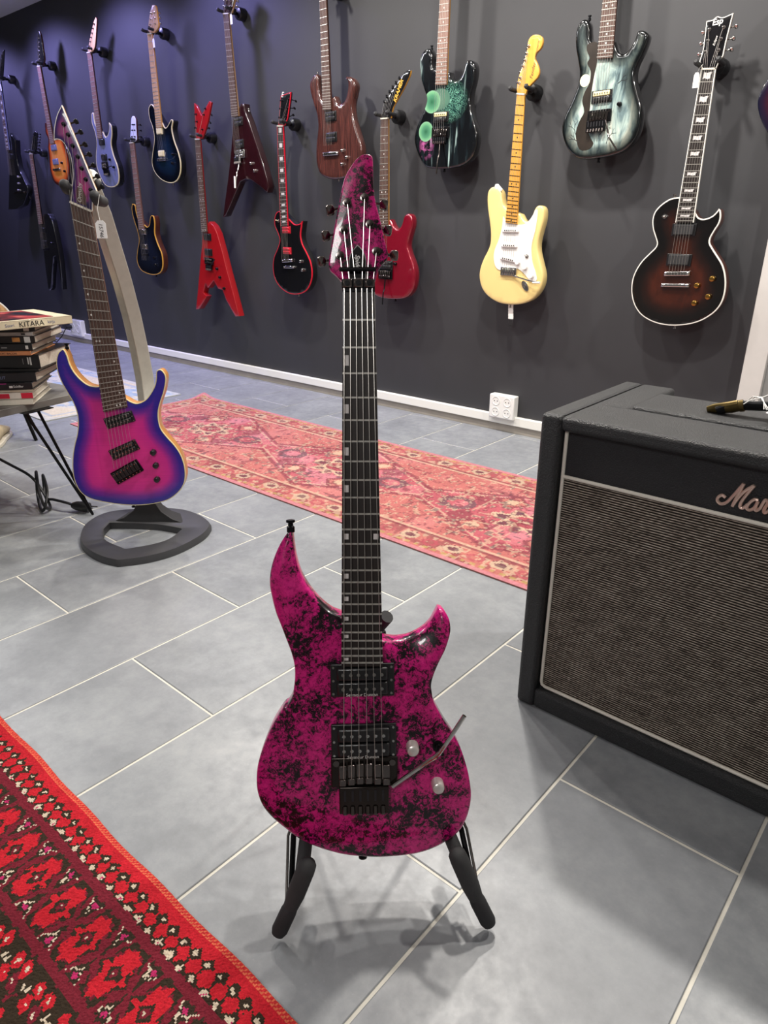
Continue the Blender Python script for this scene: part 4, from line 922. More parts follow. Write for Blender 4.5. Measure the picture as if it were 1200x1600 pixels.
me = rug_mesh('faded_runner', xs, ys, pink_rug, 'rug_flat', lambda X, Y: 0.005 + 0.02 * np.exp(-(((X + 3.4) / 0.06) ** 2 + ((Y - 2.315) / 0.06) ** 2)))
tag(link(bpy.data.objects.new('runner_rug', me)), 'faded pink oriental runner rug lying along the dark wall', 'rug')
def blue_rug(x, y):
    C = np.tile(L3('#bdb9ad'), (len(x), 1)).astype(float)
    n1 = vnoise(x, y, 0.16, 21); n2 = vnoise(x, y, 0.05, 22); n3 = vnoise(x, y, 0.02, 23)
    def put(m, c, k): C[m] = C[m] * (1 - k) + c * k
    put(n1 + n2 * 0.5 > 0.85, L3('#8aa0b8'), 0.75); put(n1 < 0.3, L3('#c9b898'), 0.5); put((n3 > 0.7) & (n1 > 0.4), L3('#7f90a5'), 0.6)
    e = np.minimum.reduce([y - 1.45, 2.25 - y, -3.54 - x]); put((e > 0.06) & (e < 0.085), L3('#8c9db0'), 0.6); put(e < 0.03, L3('#b5b5b0'), 0.8)
    return C * (0.92 + 0.16 * RNG.random(len(x)))[:, None]
me = rug_mesh('pale_rug', np.linspace(-5.6, -3.54, 206), np.linspace(1.45, 2.25, 81), blue_rug, 'rug_flat')
tag(link(bpy.data.objects.new('pale_rug', me)), 'worn cream and pale blue rug behind the book table', 'rug')

# ------------------------------------------------------------------ guitars
def ry(b): return Matrix.Rotation(b, 3, 'Y')
def humbucker(root, c, w, h, b, style='open', ring='black_plastic', bob=('black_plastic', 'black_plastic'), pole='chrome', fine=True, y=0.0, label=None):
    p = MB().box((0, 0, 0), (w, 0.005, h)).build('pickup', ring, root, 0.0012)
    p.location = (c[0], y - 0.002, c[1]); p.rotation_euler = (0, b, 0)
    if label: p['label'] = label
    if style == 'active':
        MB().box((0, -0.005, 0), (w * 0.82, 0.008, h * 0.86)).build('pickup_cover', bob[0], p, 0.0025); return p
    for k, s in enumerate((1, -1)):
        q = MB().box((0, -0.005, 0), (w * 0.80, 0.008, h * 0.40)).build('bobbin', bob[k], p, 0.003); q.location = (0, 0, s * h * 0.215)
        if fine:
            mb = MB()
            for i in range(6): x = (i - 2.5) * w * 0.8 / 6.6; mb.cyl((x, -0.0085, 0), (x, -0.0102, 0), 0.0024, n=10)
            mb.build('pole_pieces', pole, q)
    if fine:
        for sx in (-1, 1):
            for sz in (-1, 0, 1):
                MB().cyl((sx * w * 0.455, -0.0022, sz * h * 0.4), (sx * w * 0.455, -0.0038, sz * h * 0.4), 0.0018, n=8).build('screw', 'chrome', p)
    return p
def single_coil(root, a, b_, y, mat='white_plastic'):
    a, b_ = np.array(a), np.array(b_); c = (a + b_) / 2; d = b_ - a; w = np.linalg.norm(d); ang = math.atan2(-d[1], d[0])
    p = MB().box((0, 0, 0), (w, 0.008, 0.017)).build('pickup', mat, root, 0.005, 3); p.location = (c[0], y - 0.004, c[1]); p.rotation_euler = (0, ang, 0)
    mb = MB()
    for i in range(6): x = (i - 2.5) * w / 8; mb.cyl((x, -0.004, 0), (x, -0.0056, 0), 0.0025, n=8)
    mb.build('pole_pieces', 'dark_chrome', p)
def floyd(root, tl, br, blk, b, mats=('black_metal', 'dark_chrome'), fine=True):
    c = ((tl[0] + br[0]) / 2, (tl[1] + br[1]) / 2); w = br[0] - tl[0]; h = tl[1] - br[1]
    p = MB().box((0, 0, 0), (w, 0.005, h)).build('bridge', mats[0], root, 0.0015); p.location = (c[0], -0.006, c[1]); p.rotation_euler = (0, b, 0)
    for s in (-1, 1): MB().cyl((s * w * 0.42, 0.006, h * 0.32), (s * w * 0.42, -0.004, h * 0.32), 0.0045, n=12).build('pivot_post', mats[1], p)
    for i in range(6):
        x = (i - 2.5) * w * 0.78 / 6; sd = (0.5 - abs(i - 2.5) / 5) * 0.006
        q = MB().box((0, 0, 0), (w * 0.78 / 6 * 0.86, 0.007, h * 0.62)).box((0, -0.003, -h * 0.24), (w * 0.78 / 6 * 0.8, 0.006, h * 0.22)).build('saddle', mats[1], p, 0.0008, 1)
        q.location = (x, -0.005, -h * 0.02 + sd)
    if blk:
        tl, br = blk; c = ((tl[0] + br[0]) / 2, (tl[1] + br[1]) / 2); w = br[0] - tl[0]; h = tl[1] - br[1]
        f = MB().box((0, 0, 0), (w, 0.008, h)).build('fine_tuner_block', mats[0], root, 0.0015); f.location = (c[0], -0.010, c[1]); f.rotation_euler = (0, b, 0)
        for i in range(6):
            x = (i - 2.5) * w * 0.92 / 6
            MB().dome((x, -0.003, -h * 0.22), (0, -0.4, -1), [(0, 0.0036), (0.010, 0.0036), (0.011, 0.0028)], 10).build('tuner_screw', mats[1], f)
            if fine: MB().box((x, -0.0042, h * 0.18), (0.003, 0.001, h * 0.4)).build('string_slot', 'ink', f)
def bar_bridge(root, L, Rr, b, mat='chrome', h=0.016, saddles=True, name='bridge', y=-0.006):
    L, Rr = np.array(L), np.array(Rr); c = (L + Rr) / 2; d = Rr - L; w = np.linalg.norm(d); b = math.atan2(-d[1], d[0])
    p = MB().box((0, 0, 0), (w, 0.009, h)).build(name, mat, root, 0.003, 3); p.location = (c[0], y, c[1]); p.rotation_euler = (0, b, 0)
    for s in (-1, 1): MB().dome((s * w * 0.43, 0.008, 0), (0, -1, 0), [(0, 0.005), (0.014, 0.005), (0.0155, 0.003)], 10).build('bridge_post', mat, p)
    if saddles:
        for i in range(6): MB().box(((i - 2.5) * w * 0.7 / 5, -0.0055, 0), (w * 0.08, 0.004, h * 0.5)).build('saddle', mat, p)
def knob(root, c, r, mat, h=0.014, style='dome', y=0.0):
    prof = [(0, r), (h * 0.75, r * 0.97), (h * 0.92, r * 0.86), (h, r * 0.62), (h + 0.0002, 0.0008)] if style == 'dome' else [(0, r * 1.1), (0.002, r * 1.1), (0.0022, r), (h, r * 0.92), (h + 0.0002, 0.001)]
    return MB().dome((c[0], y, c[1]), (0, -1, 0), prof, 18).build('knob', mat, root)
def toggle(root, c, mat='chrome', tip='cream_plastic', d=(0.3, -1, 0.3), y=0.0):
    p = MB().dome((c[0], y, c[1]), (0, -1, 0), [(0, 0.008), (0.003, 0.008), (0.0032, 0.005), (0.008, 0.004)], 14).build('selector_switch', mat, root)
    e = Vector((c[0], y - 0.006, c[1])); d = Vector(d).normalized()
    MB().tube([e, e + d * 0.010, e + d * 0.018], [0.0015, 0.0022, 0.0028], 8).build('switch_tip', tip, p)
def strap_button(root, c, d, mat='black_metal', y=0.022):
    return MB().dome((c[0], y, c[1]), (d[0], 0, d[1]), [(-0.006, 0.0055), (0.001, 0.0055), (0.003, 0.0036), (0.006, 0.0036), (0.0075, 0.0062), (0.0105, 0.0062), (0.0112, 0.004)], 14).build('strap_button', mat, root)

def guitar(key, name, label, category='guitar', group=None, body=('gloss_black', 'gloss_black'), t=0.042, rnd=0.004, carve=None, step=0.016,
           binding=None, fb='rosewood', neckm='maple_pale', headm=None, headbind=None, fbbind=None, frets=22, inlay='dots', inlaym='dot_white', fine=True, nutm='bone',
           hw='chrome', tunerm=None, pk=dict(), pkw=None, bridge='bar', knobm='black_metal', knobr=0.008, armm='chrome', truew=False, nutext=None, headgen=None,
           strings=6, tilt_head=0.0, y_str=-0.0135, sub=4, headt=0.013, no_strings=False, bindw=0.0035, headbw=0.002, knobh=0.014, fretm='fret_wire'):
    D = GD[key]
    root = empty(name, D['O']); frame_obj(root, D['U'], D['N'])
    tag(root, label, category, group)
    out = spline(D['body'], sub)
    bo = slab('body', out, 0.0, t, rnd, body, root, step, carve)
    if binding: band('binding', out, 0.0, bindw * 1.8, bindw, binding, root)
    nl, nr, el, er = [np.array(p) for p in D['neck']]
    if truew:       # the traced right edge includes the side of the neck: keep the left edge and the true widths
        dirv = (nr - nl) / np.linalg.norm(nr - nl); nr = nl + dirv * 0.044; dirv = (er - el) / np.linalg.norm(er - el); er = el + dirv * 0.057
    if nutext:      # neck runs out of the picture: carry it on to its nut
        c0, c1 = (nl + nr) / 2, (el + er) / 2; a = (c0 - c1) / np.linalg.norm(c0 - c1); p = np.array([a[1], -a[0]])
        n0 = c1 + a * nutext; nl, nr = n0 - p * 0.0215, n0 + p * 0.0215
    c0, c1 = (nl + nr) / 2, (el + er) / 2; L = np.linalg.norm(c1 - c0); a = (c1 - c0) / L; p = np.array([-a[1], a[0]]); b = math.atan2(-p[1], p[0])
    yT, yB = -0.010, -0.004
    # neck
    rings = []
    for s in (0.0, 0.02, 0.5, 0.94, 1.0):
        l = nl + (el - nl) * s; r = nr + (er - nr) * s; dep = 0.014 + 0.003 * s if s < 0.99 else 0.012
        ring = []
        for j in range(9):
            th_ = math.pi * j / 8; m = (l + r) / 2 - (r - l) / 2 * math.cos(th_); ring.append((m[0], yB + dep * math.sin(th_) ** 0.8, m[1]))
        rings.append(ring)
    MB().ring_loft(rings, True).build('neck', neckm, root)
    fbo = MB().add([(nl[0], yT, nl[1]), (nr[0], yT, nr[1]), (er[0], yT, er[1]), (el[0], yT, el[1]), (nl[0], yB, nl[1]), (nr[0], yB, nr[1]), (er[0], yB, er[1]), (el[0], yB, el[1])],
                   [(3, 2, 1, 0), (4, 5, 6, 7), (0, 1, 5, 4), (1, 2, 6, 5), (2, 3, 7, 6), (3, 0, 4, 7)]).build('fretboard', fb, root, 0.0006, 1)
    if fbbind:
        for q0, q1, s in ((nl, el, -1), (nr, er, 1)):
            m = (q0 + q1) / 2; ln = np.linalg.norm(q1 - q0); an = math.atan2((q1 - q0)[0], -(q1 - q0)[1])
            o = bpy.data.objects.new('fretboard_binding', unit_box(fbbind)); link(o, fbo); o.location = (m[0] + s * 0.0004, (yT + yB) / 2 - 0.0002, m[1]); o.scale = (0.0028, 0.0066, ln); o.rotation_euler = (0, -an, 0)
    # frets
    fr = [1 - 2 ** (-k / 12) for k in range(1, frets + 1)]; mx = fr[-1] * 1.012
    fpos = [f / mx for f in fr]
    def lr(s): return nl + (el - nl) * s, nr + (er - nr) * s
    if fine:
        fm = unit_box(fretm)
        for s in fpos:
            l, r = lr(s); m = (l + r) / 2; d = r - l
            o = bpy.data.objects.new('fret', fm); link(o, fbo); o.location = (m[0], yT - 0.0004, m[1]); o.scale = (np.linalg.norm(d), 0.0014, 0.0022); o.rotation_euler = (0, math.atan2(-d[1], d[0]), 0)
    else:
        mb = MB()
        for s in fpos:
            l, r = lr(s); m = (l + r) / 2; d = r - l; mb.box((m[0], yT - 0.0004, m[1]), (np.linalg.norm(d), 0.0014, 0.003), ry(math.atan2(-d[1], d[0])))
        mb.build('frets', 'fret_wire', fbo)['kind'] = 'stuff'
    # inlays
    if inlay:
        marks = {'flags': (1, 3, 5, 7, 9, 12, 15, 17, 19, 21), 'blocks': (1, 3, 5, 7, 9, 12, 15, 17, 19, 21)}.get(inlay, (3, 5, 7, 9, 12, 15, 17, 19, 21, 24))
        for k in marks:
            if k > frets: continue
            s0 = fpos[k - 2] if k > 1 else 0.0; s1 = fpos[k - 1]; sm = (s0 + s1) / 2; l, r = lr(sm); m = (l + r) / 2; d = r - l; wd = np.linalg.norm(d); gap = (s1 - s0) * L; an = math.atan2(-d[1], d[0])
            if inlay == 'dots':
                for off in ((-0.22, 0.22) if k in (12, 24) else (0,)):
                    q = m + d * off; MB().cyl((q[0], yT + 0.001, q[1]), (q[0], yT - 0.0003, q[1]), 0.0030, n=10).build('inlay', inlaym, fbo)
            elif inlay == 'side_dots':
                for off in ((-0.30, -0.16) if k == 12 else (0.24, 0.10) if k == 24 else (0.3,) if k > 12 else (-0.34,)):
                    q = m + d * off; MB().cyl((q[0], yT + 0.001, q[1]), (q[0], yT - 0.0003, q[1]), 0.0028, n=10).build('inlay', inlaym, fbo)
            elif inlay == 'edge_blocks':
                for off in ((-0.39, 0.39) if k == 12 else (-0.39,)):
                    q = m + d * off; o = bpy.data.objects.new('inlay', unit_box(inlaym)); link(o, fbo); o.location = (q[0], yT + 0.0002, q[1]); o.scale = (0.0066, 0.001, min(0.0135, gap * 0.40)); o.rotation_euler = (0, an, 0)
            elif inlay == 'blocks':
                o = bpy.data.objects.new('inlay', unit_box(inlaym)); link(o, fbo); o.location = (m[0], yT + 0.0002, m[1]); o.scale = (wd * 0.5, 0.001, gap * 0.6); o.rotation_euler = (0, an, 0)
            elif inlay == 'flags':
                ww, gg = wd * 0.30, gap * 0.28
                fl = [(-ww, gg), (-ww * 0.1, gg * 0.72), (ww * 0.5, gg), (ww, gg * 0.95), (ww * 0.72, -gg * 0.2), (ww * 0.8, -gg * 0.85), (ww * 0.1, -gg), (-ww * 0.5, -gg * 0.7), (-ww, -gg)]
                mb = MB(); prism(mb, [(x, z) for x, z in fl], -0.0004, 0.001); o = mb.build('inlay', inlaym, fbo, smooth=0); o.location = (m[0], yT + 0.0002, m[1]); o.rotation_euler = (0, an, 0)
    # nut
    d = nr - nl; nn = bpy.data.objects.new('nut', unit_box(nutm)); link(nn, root); nn.location = (c0[0], -0.0085, c0[1] + 0.001); nn.scale = (np.linalg.norm(d), 0.008, 0.005); nn.rotation_euler = (0, math.atan2(-d[1], d[0]), 0)
    # headstock
    if headgen:     # headstock above the frame, drawn along the neck
        up = -a
        H = [tuple(c0 + p * x + up * z) + ((1,) if sh else ()) for x, z, sh in headgen['outline']]
        posts = [tuple(c0 + p * x + up * z) for x, z in headgen['posts']]; btn = [tuple(c0 + p * x + up * z) for x, z in headgen['buttons']]
    else: H, posts, btn = D['head'], D['posts'], D['buttons']
    hm = headm or body
    hout = spline(H, 4); ho = slab('headstock', hout, -0.003, headt, 0.0012 if headbind else 0.002, hm, root, 0.012)
    if headbind: band('headstock_binding', hout, -0.003, 0.005, headbw, headbind, ho)
    hw_t = tunerm or hw
    for q, w_ in zip(posts, btn):
        tn = MB().dome((q[0], -0.002, q[1]), (0, -1, 0), [(0, 0.0060), (0.002, 0.0055), (0.0022, 0.0040), (0.006, 0.0028), (0.010, 0.0034), (0.0102, 0.001)], 14)
        yb = 0.004
        q2 = Vector((q[0], yb + 0.008, q[1])); w2 = Vector((w_[0], yb + 0.006, w_[1])); dv = (w2 - q2); dv.normalize()
        tn.cyl(q2, w2, 0.0022, n=8)
        to = tn.build('tuner', hw_t, root)
        bt = MB().tube([w2 - dv * 0.0045, w2 - dv * 0.002, w2 + dv * 0.004, w2 + dv * 0.0065], [0.0045, 0.0078, 0.0085, 0.0065], 6, flat=0.5)
        bt.build('tuner_button', hw_t, to, 0.001, 1)
    # bridge, strings
    scale = L / mx * 1.004; sb = c0 + a * scale
    if not no_strings:
        sp = 0.0105; pos = []
        for i in range(strings):
            f = (i - (strings - 1) / 2)
            if 's_nut' in D: n0, b0 = np.array(D['s_nut'][i]), np.array(D['s_br'][i])
            else: n0 = c0 + p * f * (np.linalg.norm(nr - nl) * 0.82 / (strings - 1)); b0 = sb + p * f * sp
            order = (0, 1, 2, 3, 4, 5) if len(posts) == 6 else range(len(posts))
            q = np.array(posts[i]) if i < len(posts) else n0
            pos.append((q, n0, b0))
        if fine:
            for i, (q, n0, b0) in enumerate(pos):
                rr = 0.00062 - 0.00004 * i if key in ('central', 'pink') else 0.0005
                MB().tube([(q[0], -0.009, q[1]), (n0[0], -0.0128, n0[1]), (b0[0], y_str, b0[1])], rr, 5).build('string', 'string_steel', root)
        else:
            mb = MB()
            for q, n0, b0 in pos: mb.tube([(q[0], -0.009, q[1]), (n0[0], -0.0128, n0[1]), (b0[0], y_str, b0[1])], 0.0005, 4)
            mb.build('strings', 'string_steel', root)['kind'] = 'stuff'
    if 'pks' in D and pk.get('style') != 'single':
        for i in range(0, len(D['pks']), 2):
            l, r = np.array(D['pks'][i]), np.array(D['pks'][i + 1]); c = (l + r) / 2; wdt = min(pkw or np.linalg.norm(r - l), 0.092)
            humbucker(root, c, wdt, pk.get('h', 0.040), b, pk.get('style', 'open'), pk.get('ring', 'black_plastic'), pk.get('bob', ('black_plastic',) * 2), pk.get('pole', 'chrome'), fine)
    if bridge == 'floyd' and 'trem' in D: floyd(root, D['trem'][0], D['trem'][1], D.get('block'), b, (pk.get('trem', 'black_metal'), pk.get('saddle', 'dark_chrome')), fine)
    elif bridge == 'bar' and 'bridge' in D: bar_bridge(root, D['bridge'][0], D['bridge'][1], b, hw)
    if 'tail' in D: bar_bridge(root, D['tail'][0], D['tail'][1], b, hw, 0.012, False, 'tailpiece', -0.007)
    if bridge != 'strat':
        for c in D.get('knobs', ()): knob(root, c, knobr, knobm, knobh)
    if 'arm' in D and bridge != 'strat':
        q = D['arm']; q_ = [np.array(x) for x in q]; pts = [q_[0], q_[0] * .5 + q_[1] * .5, q_[0] * .12 + q_[1] * .88, q_[1] * .96 + (q_[0] + q_[2]) * .02, q_[1] * .88 + q_[2] * .12, q_[2] * .5 + q_[1] * .5, q_[2]]; n = len(pts)
        MB().tube([(x[0], -0.012 - 0.03 * (i / n), x[1]) for i, x in enumerate(pts)], 0.0030, 10).build('tremolo_arm', armm, root)
    cen = out.mean(0)
    for c in D.get('strapbtn', ()):
        dv = np.array(c) - cen; dv /= np.linalg.norm(dv); dv = np.array([0, 1.0 if dv[1] > 0 else -1.0]) if abs(dv[1]) > 0.7 else dv
        strap_button(root, c, dv, hw, t * 0.5)
    root['_geo'] = [float(v) for v in (c0[0], c0[1], a[0], a[1], p[0], p[1])]
    return root, dict(c0=c0, a=a, p=p, b=b, L=L, scale=scale, sb=sb, out=out, nl=nl, nr=nr)

def hanger(g, info, label):
    """black yoke hanger screwed to the wall behind a headstock"""
    c = info['c0'] - info['a'] * 0.016; O = g.location; x, z = O.x + c[0], O.z + c[1]; yF = O.y
    h = empty('wall_hanger', (x, WALL, z)); tag(h, label, 'hanger', 'guitar hangers on the dark wall')
    MB().dome((0, 0.0, 0), (0, -1, 0), [(0, 0.030), (0.034, 0.030), (0.042, 0.026), (0.046, 0.012)], 24).build('wall_plate', 'black_plastic', h)
    yb = yF - WALL + 0.030
    MB().tube([(0, -0.02, 0), (0, yb, -0.004)], 0.008, 12).build('stem', 'black_metal', h)
    MB().tube([(-0.034, yb - 0.004, 0.0), (-0.02, yb, -0.006), (0.02, yb, -0.006), (0.034, yb - 0.004, 0.0)], 0.008, 10).build('yoke', 'black_rubber', h)
    for s in (-1, 1):
        MB().tube([(s * 0.034, yb - 0.002, 0), (s * 0.035, yb - 0.055, 0.002), (s * 0.035, yb - 0.062, 0.006), (s * 0.035, yb - 0.068, 0.008)], [0.0075, 0.0075, 0.0095, 0.005], 12).build('prong', 'black_rubber', h)
    return h
WG = 'guitars hanging on the dark wall'
HG = dict(outline=[(0.0215, 0, 1), (0.024, 0.03, 0), (0.040, 0.06, 0), (0.032, 0.10, 0), (0.020, 0.15, 0), (-0.01, 0.185, 0), (-0.03, 0.175, 1), (-0.032, 0.12, 0), (-0.030, 0.06, 0), (-0.0215, 0, 1)],
          posts=[(-0.020, 0.04 + 0.024 * i) for i in range(6)], buttons=[(-0.048, 0.04 + 0.024 * i) for i in range(6)])
HG3 = dict(outline=[(0.0215, 0, 1), (0.026, 0.03, 0), (0.036, 0.06, 0), (0.030, 0.15, 0), (0.010, 0.175, 1), (-0.010, 0.165, 0), (-0.030, 0.15, 1), (-0.036, 0.06, 0), (-0.026, 0.03, 0), (-0.0215, 0, 1)],
           posts=[(-0.022, 0.055), (-0.020, 0.09), (-0.018, 0.125), (0.018, 0.125), (0.020, 0.09), (0.022, 0.055)], buttons=[(-0.052, 0.055), (-0.050, 0.09), (-0.048, 0.125), (0.048, 0.125), (0.050, 0.09), (0.052, 0.055)])

# ---- centre: magenta crackle guitar
def carve_c(u, v, d):
    y = np.zeros_like(u)
    up = np.clip((v - 0.30) / 0.06, 0, 1); wdt = 0.030
    y += up * 0.012 * np.clip(1 - d / wdt, 0, 1) ** 1.5
    # scoop below the short horn
    k = np.clip(1 - np.sqrt(((u - 0.070) / 0.050) ** 2 + ((v - 0.335) / 0.058) ** 2), 0, 1); y += 0.016 * k
    low = np.clip((0.25 - v) / 0.05, 0, 1); y += low * 0.004 * np.clip(1 - d / 0.03, 0, 1) ** 1.5
    return y
G0, I0 = guitar('central', 'electric_guitar', 'magenta and black crackle electric guitar on black floor stand in the centre', body=('magenta_crackle', 'magenta_crackle'), t=0.042, rnd=0.005, carve=carve_c, step=0.007,
    fb='ebony', neckm='gloss_black', headm=('magenta_crackle', 'magenta_crackle'), frets=24, inlay='edge_blocks', inlaym='pearl', nutm='black_metal', hw='black_metal', tunerm='dark_chrome', bridge='none', y_str=-0.0165, knobm='satin_silver', knobr=0.0088, knobh=0.019, sub=5, headt=0.014)
D = GD['central']; b0 = I0['b']
for q, y0 in ((D['pk1'], 0), (D['pk2'], 0)):
    c = ((q[0][0] + q[1][0]) / 2, (q[0][1] + q[1][1]) / 2); w_ = q[1][0] - q[0][0]; h_ = q[0][1] - q[1][1]
    pkp = humbucker(G0, c, w_, h_, b0, 'open', 'black_plastic', ('black_plastic', 'black_plastic'), 'chrome', True)
    text('lettering', 'Seymour Duncan', 0.0062, (-0.0225, -0.0096, -h_ * 0.43), 'print_white', pkp, ext=0.0001)
floyd(G0, D['trem'][0], D['trem'][1], D['block'], b0, ('black_nickel', 'dark_chrome'))
toggle(G0, D['switch'][0], 'black_metal', 'black_metal', (0.2, -1, -0.1))
l0, l1 = D['lnut']; cx = (l0[0] + l1[0]) / 2; cz = (l0[1] + l1[1]) / 2
ln = MB().box((0, 0, 0), (l1[0] - l0[0], 0.008, l0[1] - l1[1])).build('locking_nut', 'black_metal', G0, 0.001); ln.location = (cx, -0.009, cz)
for i in (-1, 0, 1):
    q = MB().box((0, 0, 0), ((l1[0] - l0[0]) / 3 * 0.88, 0.006, (l0[1] - l1[1]) * 0.86)).build('clamp', 'dark_chrome', ln, 0.0015); q.location = (i * (l1[0] - l0[0]) / 3, -0.005, 0)
    MB().cyl((q.location.x, -0.0078, 0), (q.location.x, -0.0092, 0), 0.0034, n=14).build('clamp_screw', 'black_metal', ln)
q0, q1 = D['bar']; MB().tube([(q0[0], -0.012, q0[1]), (q1[0], -0.012, q1[1])], 0.0028, 10).build('string_retainer', 'black_metal', G0)
cv = spline(D['cover'], 4); mb = MB(); prism(mb, cv, -0.0062, -0.003); co = mb.build('truss_rod_cover', 'gloss_black', G0); band('cover_edge', cv, -0.0062, 0.003, 0.0008, 'pearl', co, 0.0002)
tx = np.mean([c[0] for c in D['cover']]); tz = D['cover'][0][1] - 0.012
text('lettering', 'Spider', 0.0078, (tx - 0.0025, -0.0064, tz), 'print_white', co, ang=90, shear=0.3, ext=0.0001, bold=0.0002)
text('lettering', '2', 0.0078, (tx - 0.0025, -0.0064, tz - 0.0330), 'print_white', co, ang=90, shear=0.25, ext=0.0001)
# its folding stand
U0, N0 = Vector(D['U']), Vector(D['N']); V0 = N0.cross(U0); O0 = Vector(D['O'])
def gp(u, n, v): return O0 + U0 * u + N0 * n + V0 * v
st = empty('guitar_stand', (-0.46, 0.56, 0)); tag(st, 'black folding stand with foam arms under the magenta guitar', 'stand')
base_p = Vector(st.location)
def sp_(p): return Vector(p) - base_p
hingeP = gp(0.012, -0.075, 0.30)
for s, foot, tip in ((-1, Vector((-0.5505, 0.4061, 0.0)), gp(-0.0785, 0.020, 0.010)), (1, Vector((-0.3362, 0.612, 0.0)), gp(0.128, 0.020, 0.016))):
    knee = foot.lerp(tip, 0.42); knee.z += 0.003
    f0 = foot + Vector((0, 0, 0.013))
    MB().tube([sp_(f0), sp_(f0.lerp(knee, 0.15)), sp_(f0.lerp(knee, 0.85)), sp_(knee)], [0.009, 0.0115, 0.0115, 0.0105], 16).build('rubber_foot', 'black_rubber', st)
    back = gp(-0.085 if s < 0 else 0.125, -0.03, 0.012)
    dt = (tip - knee).normalized()
    MB().tube([sp_(knee), sp_(knee.lerp(tip, 0.3)), sp_(knee.lerp(tip, 0.85)), sp_(tip), sp_(tip + dt * 0.005), sp_(tip + dt * 0.008)], [0.0105, 0.013, 0.0132, 0.0122, 0.0085, 0.003], 16).build('foam_arm', 'foam_black', st)
    MB().tube([sp_(tip.lerp(knee, 0.4) - N0 * 0.004), sp_(back), sp_(gp(-0.08 if s < 0 else 0.12, -0.06, 0.03))], 0.010, 12).build('cradle_bend', 'foam_black', st)
    lo = gp(-0.103 if s < 0 else 0.143, -0.035, 0.018)
    MB().tube([sp_(knee), sp_(lo), sp_(hingeP + U0 * s * 0.012)], 0.0042, 10).build('front_leg', 'black_metal', st)
    MB().tube([sp_(knee + U0 * s * 0.006), sp_(lo + U0 * s * 0.008), sp_(hingeP + U0 * s * 0.016)], 0.0022, 8).build('brace_rod', 'chrome', st)
    rear = foot - N0 * 0.0; nh = Vector((N0.x, N0.y, 0)).normalized(); rf = foot - nh * 0.30; rf.z = 0.006
    MB().tube([sp_(hingeP + U0 * s * 0.012 - N0 * 0.01), sp_(rf)], 0.005, 10).build('rear_leg', 'black_metal', st)
MB().box((0, 0, 0), (0.05, 0.025, 0.035)).build('hinge', 'black_plastic', st, 0.004).location = sp_(hingeP)
yk = [sp_(gp(-0.04, -0.05, 0.332)), sp_(gp(-0.01, -0.062, 0.325)), sp_(gp(0.03, -0.062, 0.325)), sp_(gp(0.038, -0.05, 0.338))]
MB().tube(yk, [0.010, 0.012, 0.012, 0.010], 12).build('back_rest', 'black_rubber', st)
MB().tube([sp_(hingeP), sp_(gp(0.012, -0.066, 0.325))], 0.007, 10).build('upright', 'black_metal', st)

# ---- pink seven-string on its bow stand
G1, I1 = guitar('pink', 'electric_guitar', 'hot pink guitar with blue burst rim and slanted frets hanging on a silver stand', body=('pink_burst', 'natural_side'), t=0.040, rnd=0.002, step=0.010, binding='cream_trim', bindw=0.0018, headbw=0.0013,
    fb='rosewood', neckm='natural_side', headm=('pink_burst_head', 'natural_side'), headbind='white_trim', frets=24, inlay='side_dots', inlaym='dot_white', strings=7, hw='black_metal', bridge='none', knobm='black_plastic', knobr=0.009)
D = GD['pink']
for q in (D['pk1'], D['pk2']):
    q = [np.array(x) for x in q]; c = sum(q) / 4; d = (q[1] + q[2]) / 2 - (q[0] + q[3]) / 2; h_ = np.linalg.norm((q[0] + q[1]) / 2 - (q[2] + q[3]) / 2) * 0.96
    humbucker(G1, c, np.linalg.norm(d), h_, math.atan2(-d[1], d[0]), 'open', 'black_plastic', ('black_plastic',) * 2)
q = [np.array(x) for x in D['bridge']]; c = sum(q) / 4; d = (q[1] + q[2]) / 2 - (q[0] + q[3]) / 2; w_ = np.linalg.norm(d)
br = MB().box((0, 0, 0), (w_, 0.006, 0.040)).build('bridge', 'black_metal', G1, 0.0015); br.location = (c[0], -0.003, c[1]); br.rotation_euler = (0, math.atan2(-d[1], d[0]), 0)
for i in range(7):
    x = (i - 3) * w_ / 7.6; MB().box((x, -0.007, 0.003), (w_ / 8.6, 0.008, 0.026)).build('saddle', 'black_plastic', br, 0.0008, 1)
    MB().cyl((x, -0.010, 0.010), (x, -0.0125, 0.010), 0.0018, n=8).build('saddle_screw', 'chrome', br)
    MB().cyl((x, -0.003, -0.016), (x, -0.0045, -0.016), 0.0018, n=8).build('saddle_screw', 'chrome', br)
cv = spline(D['cover'], 4); mb = MB(); prism(mb, cv, -0.0048, -0.002); co = mb.build('truss_rod_cover', 'rosewood', G1)
cc = np.mean([x[:2] for x in D['cover']], 0); text('lettering', 'Ormsby', 0.0145, (cc[0] - 0.002, -0.005, cc[1] - 0.020), 'print_white', co, ang=-82, shear=0.3, ext=0.0001)
O1 = Vector(D['O']); U1 = Vector(D['U']); N1 = Vector(D['N']); V1 = N1.cross(U1)
def g1(u, n, v): return O1 + U1 * u + N1 * n + V1 * v
ss = empty('bow_stand', (-1.93, 1.03, 0)); tag(ss, 'silver bow-shaped guitar stand with dark grey ring base on the tiles', 'stand')
bp = Vector(ss.location)
outer = spline([(-1.985, 0.85), (-2.061, 0.891), (-2.118, 0.947), (-2.145, 1.03), (-2.09, 1.12), (-2.03, 1.18), (-1.963, 1.215), (-1.886, 1.222), (-1.818, 1.209), (-1.786, 1.191), (-1.745, 1.135), (-1.722, 1.058), (-1.717, 0.991), (-1.735, 0.921), (-1.774, 0.856, 1), (-1.829, 0.839), (-1.903, 0.835)], 4)
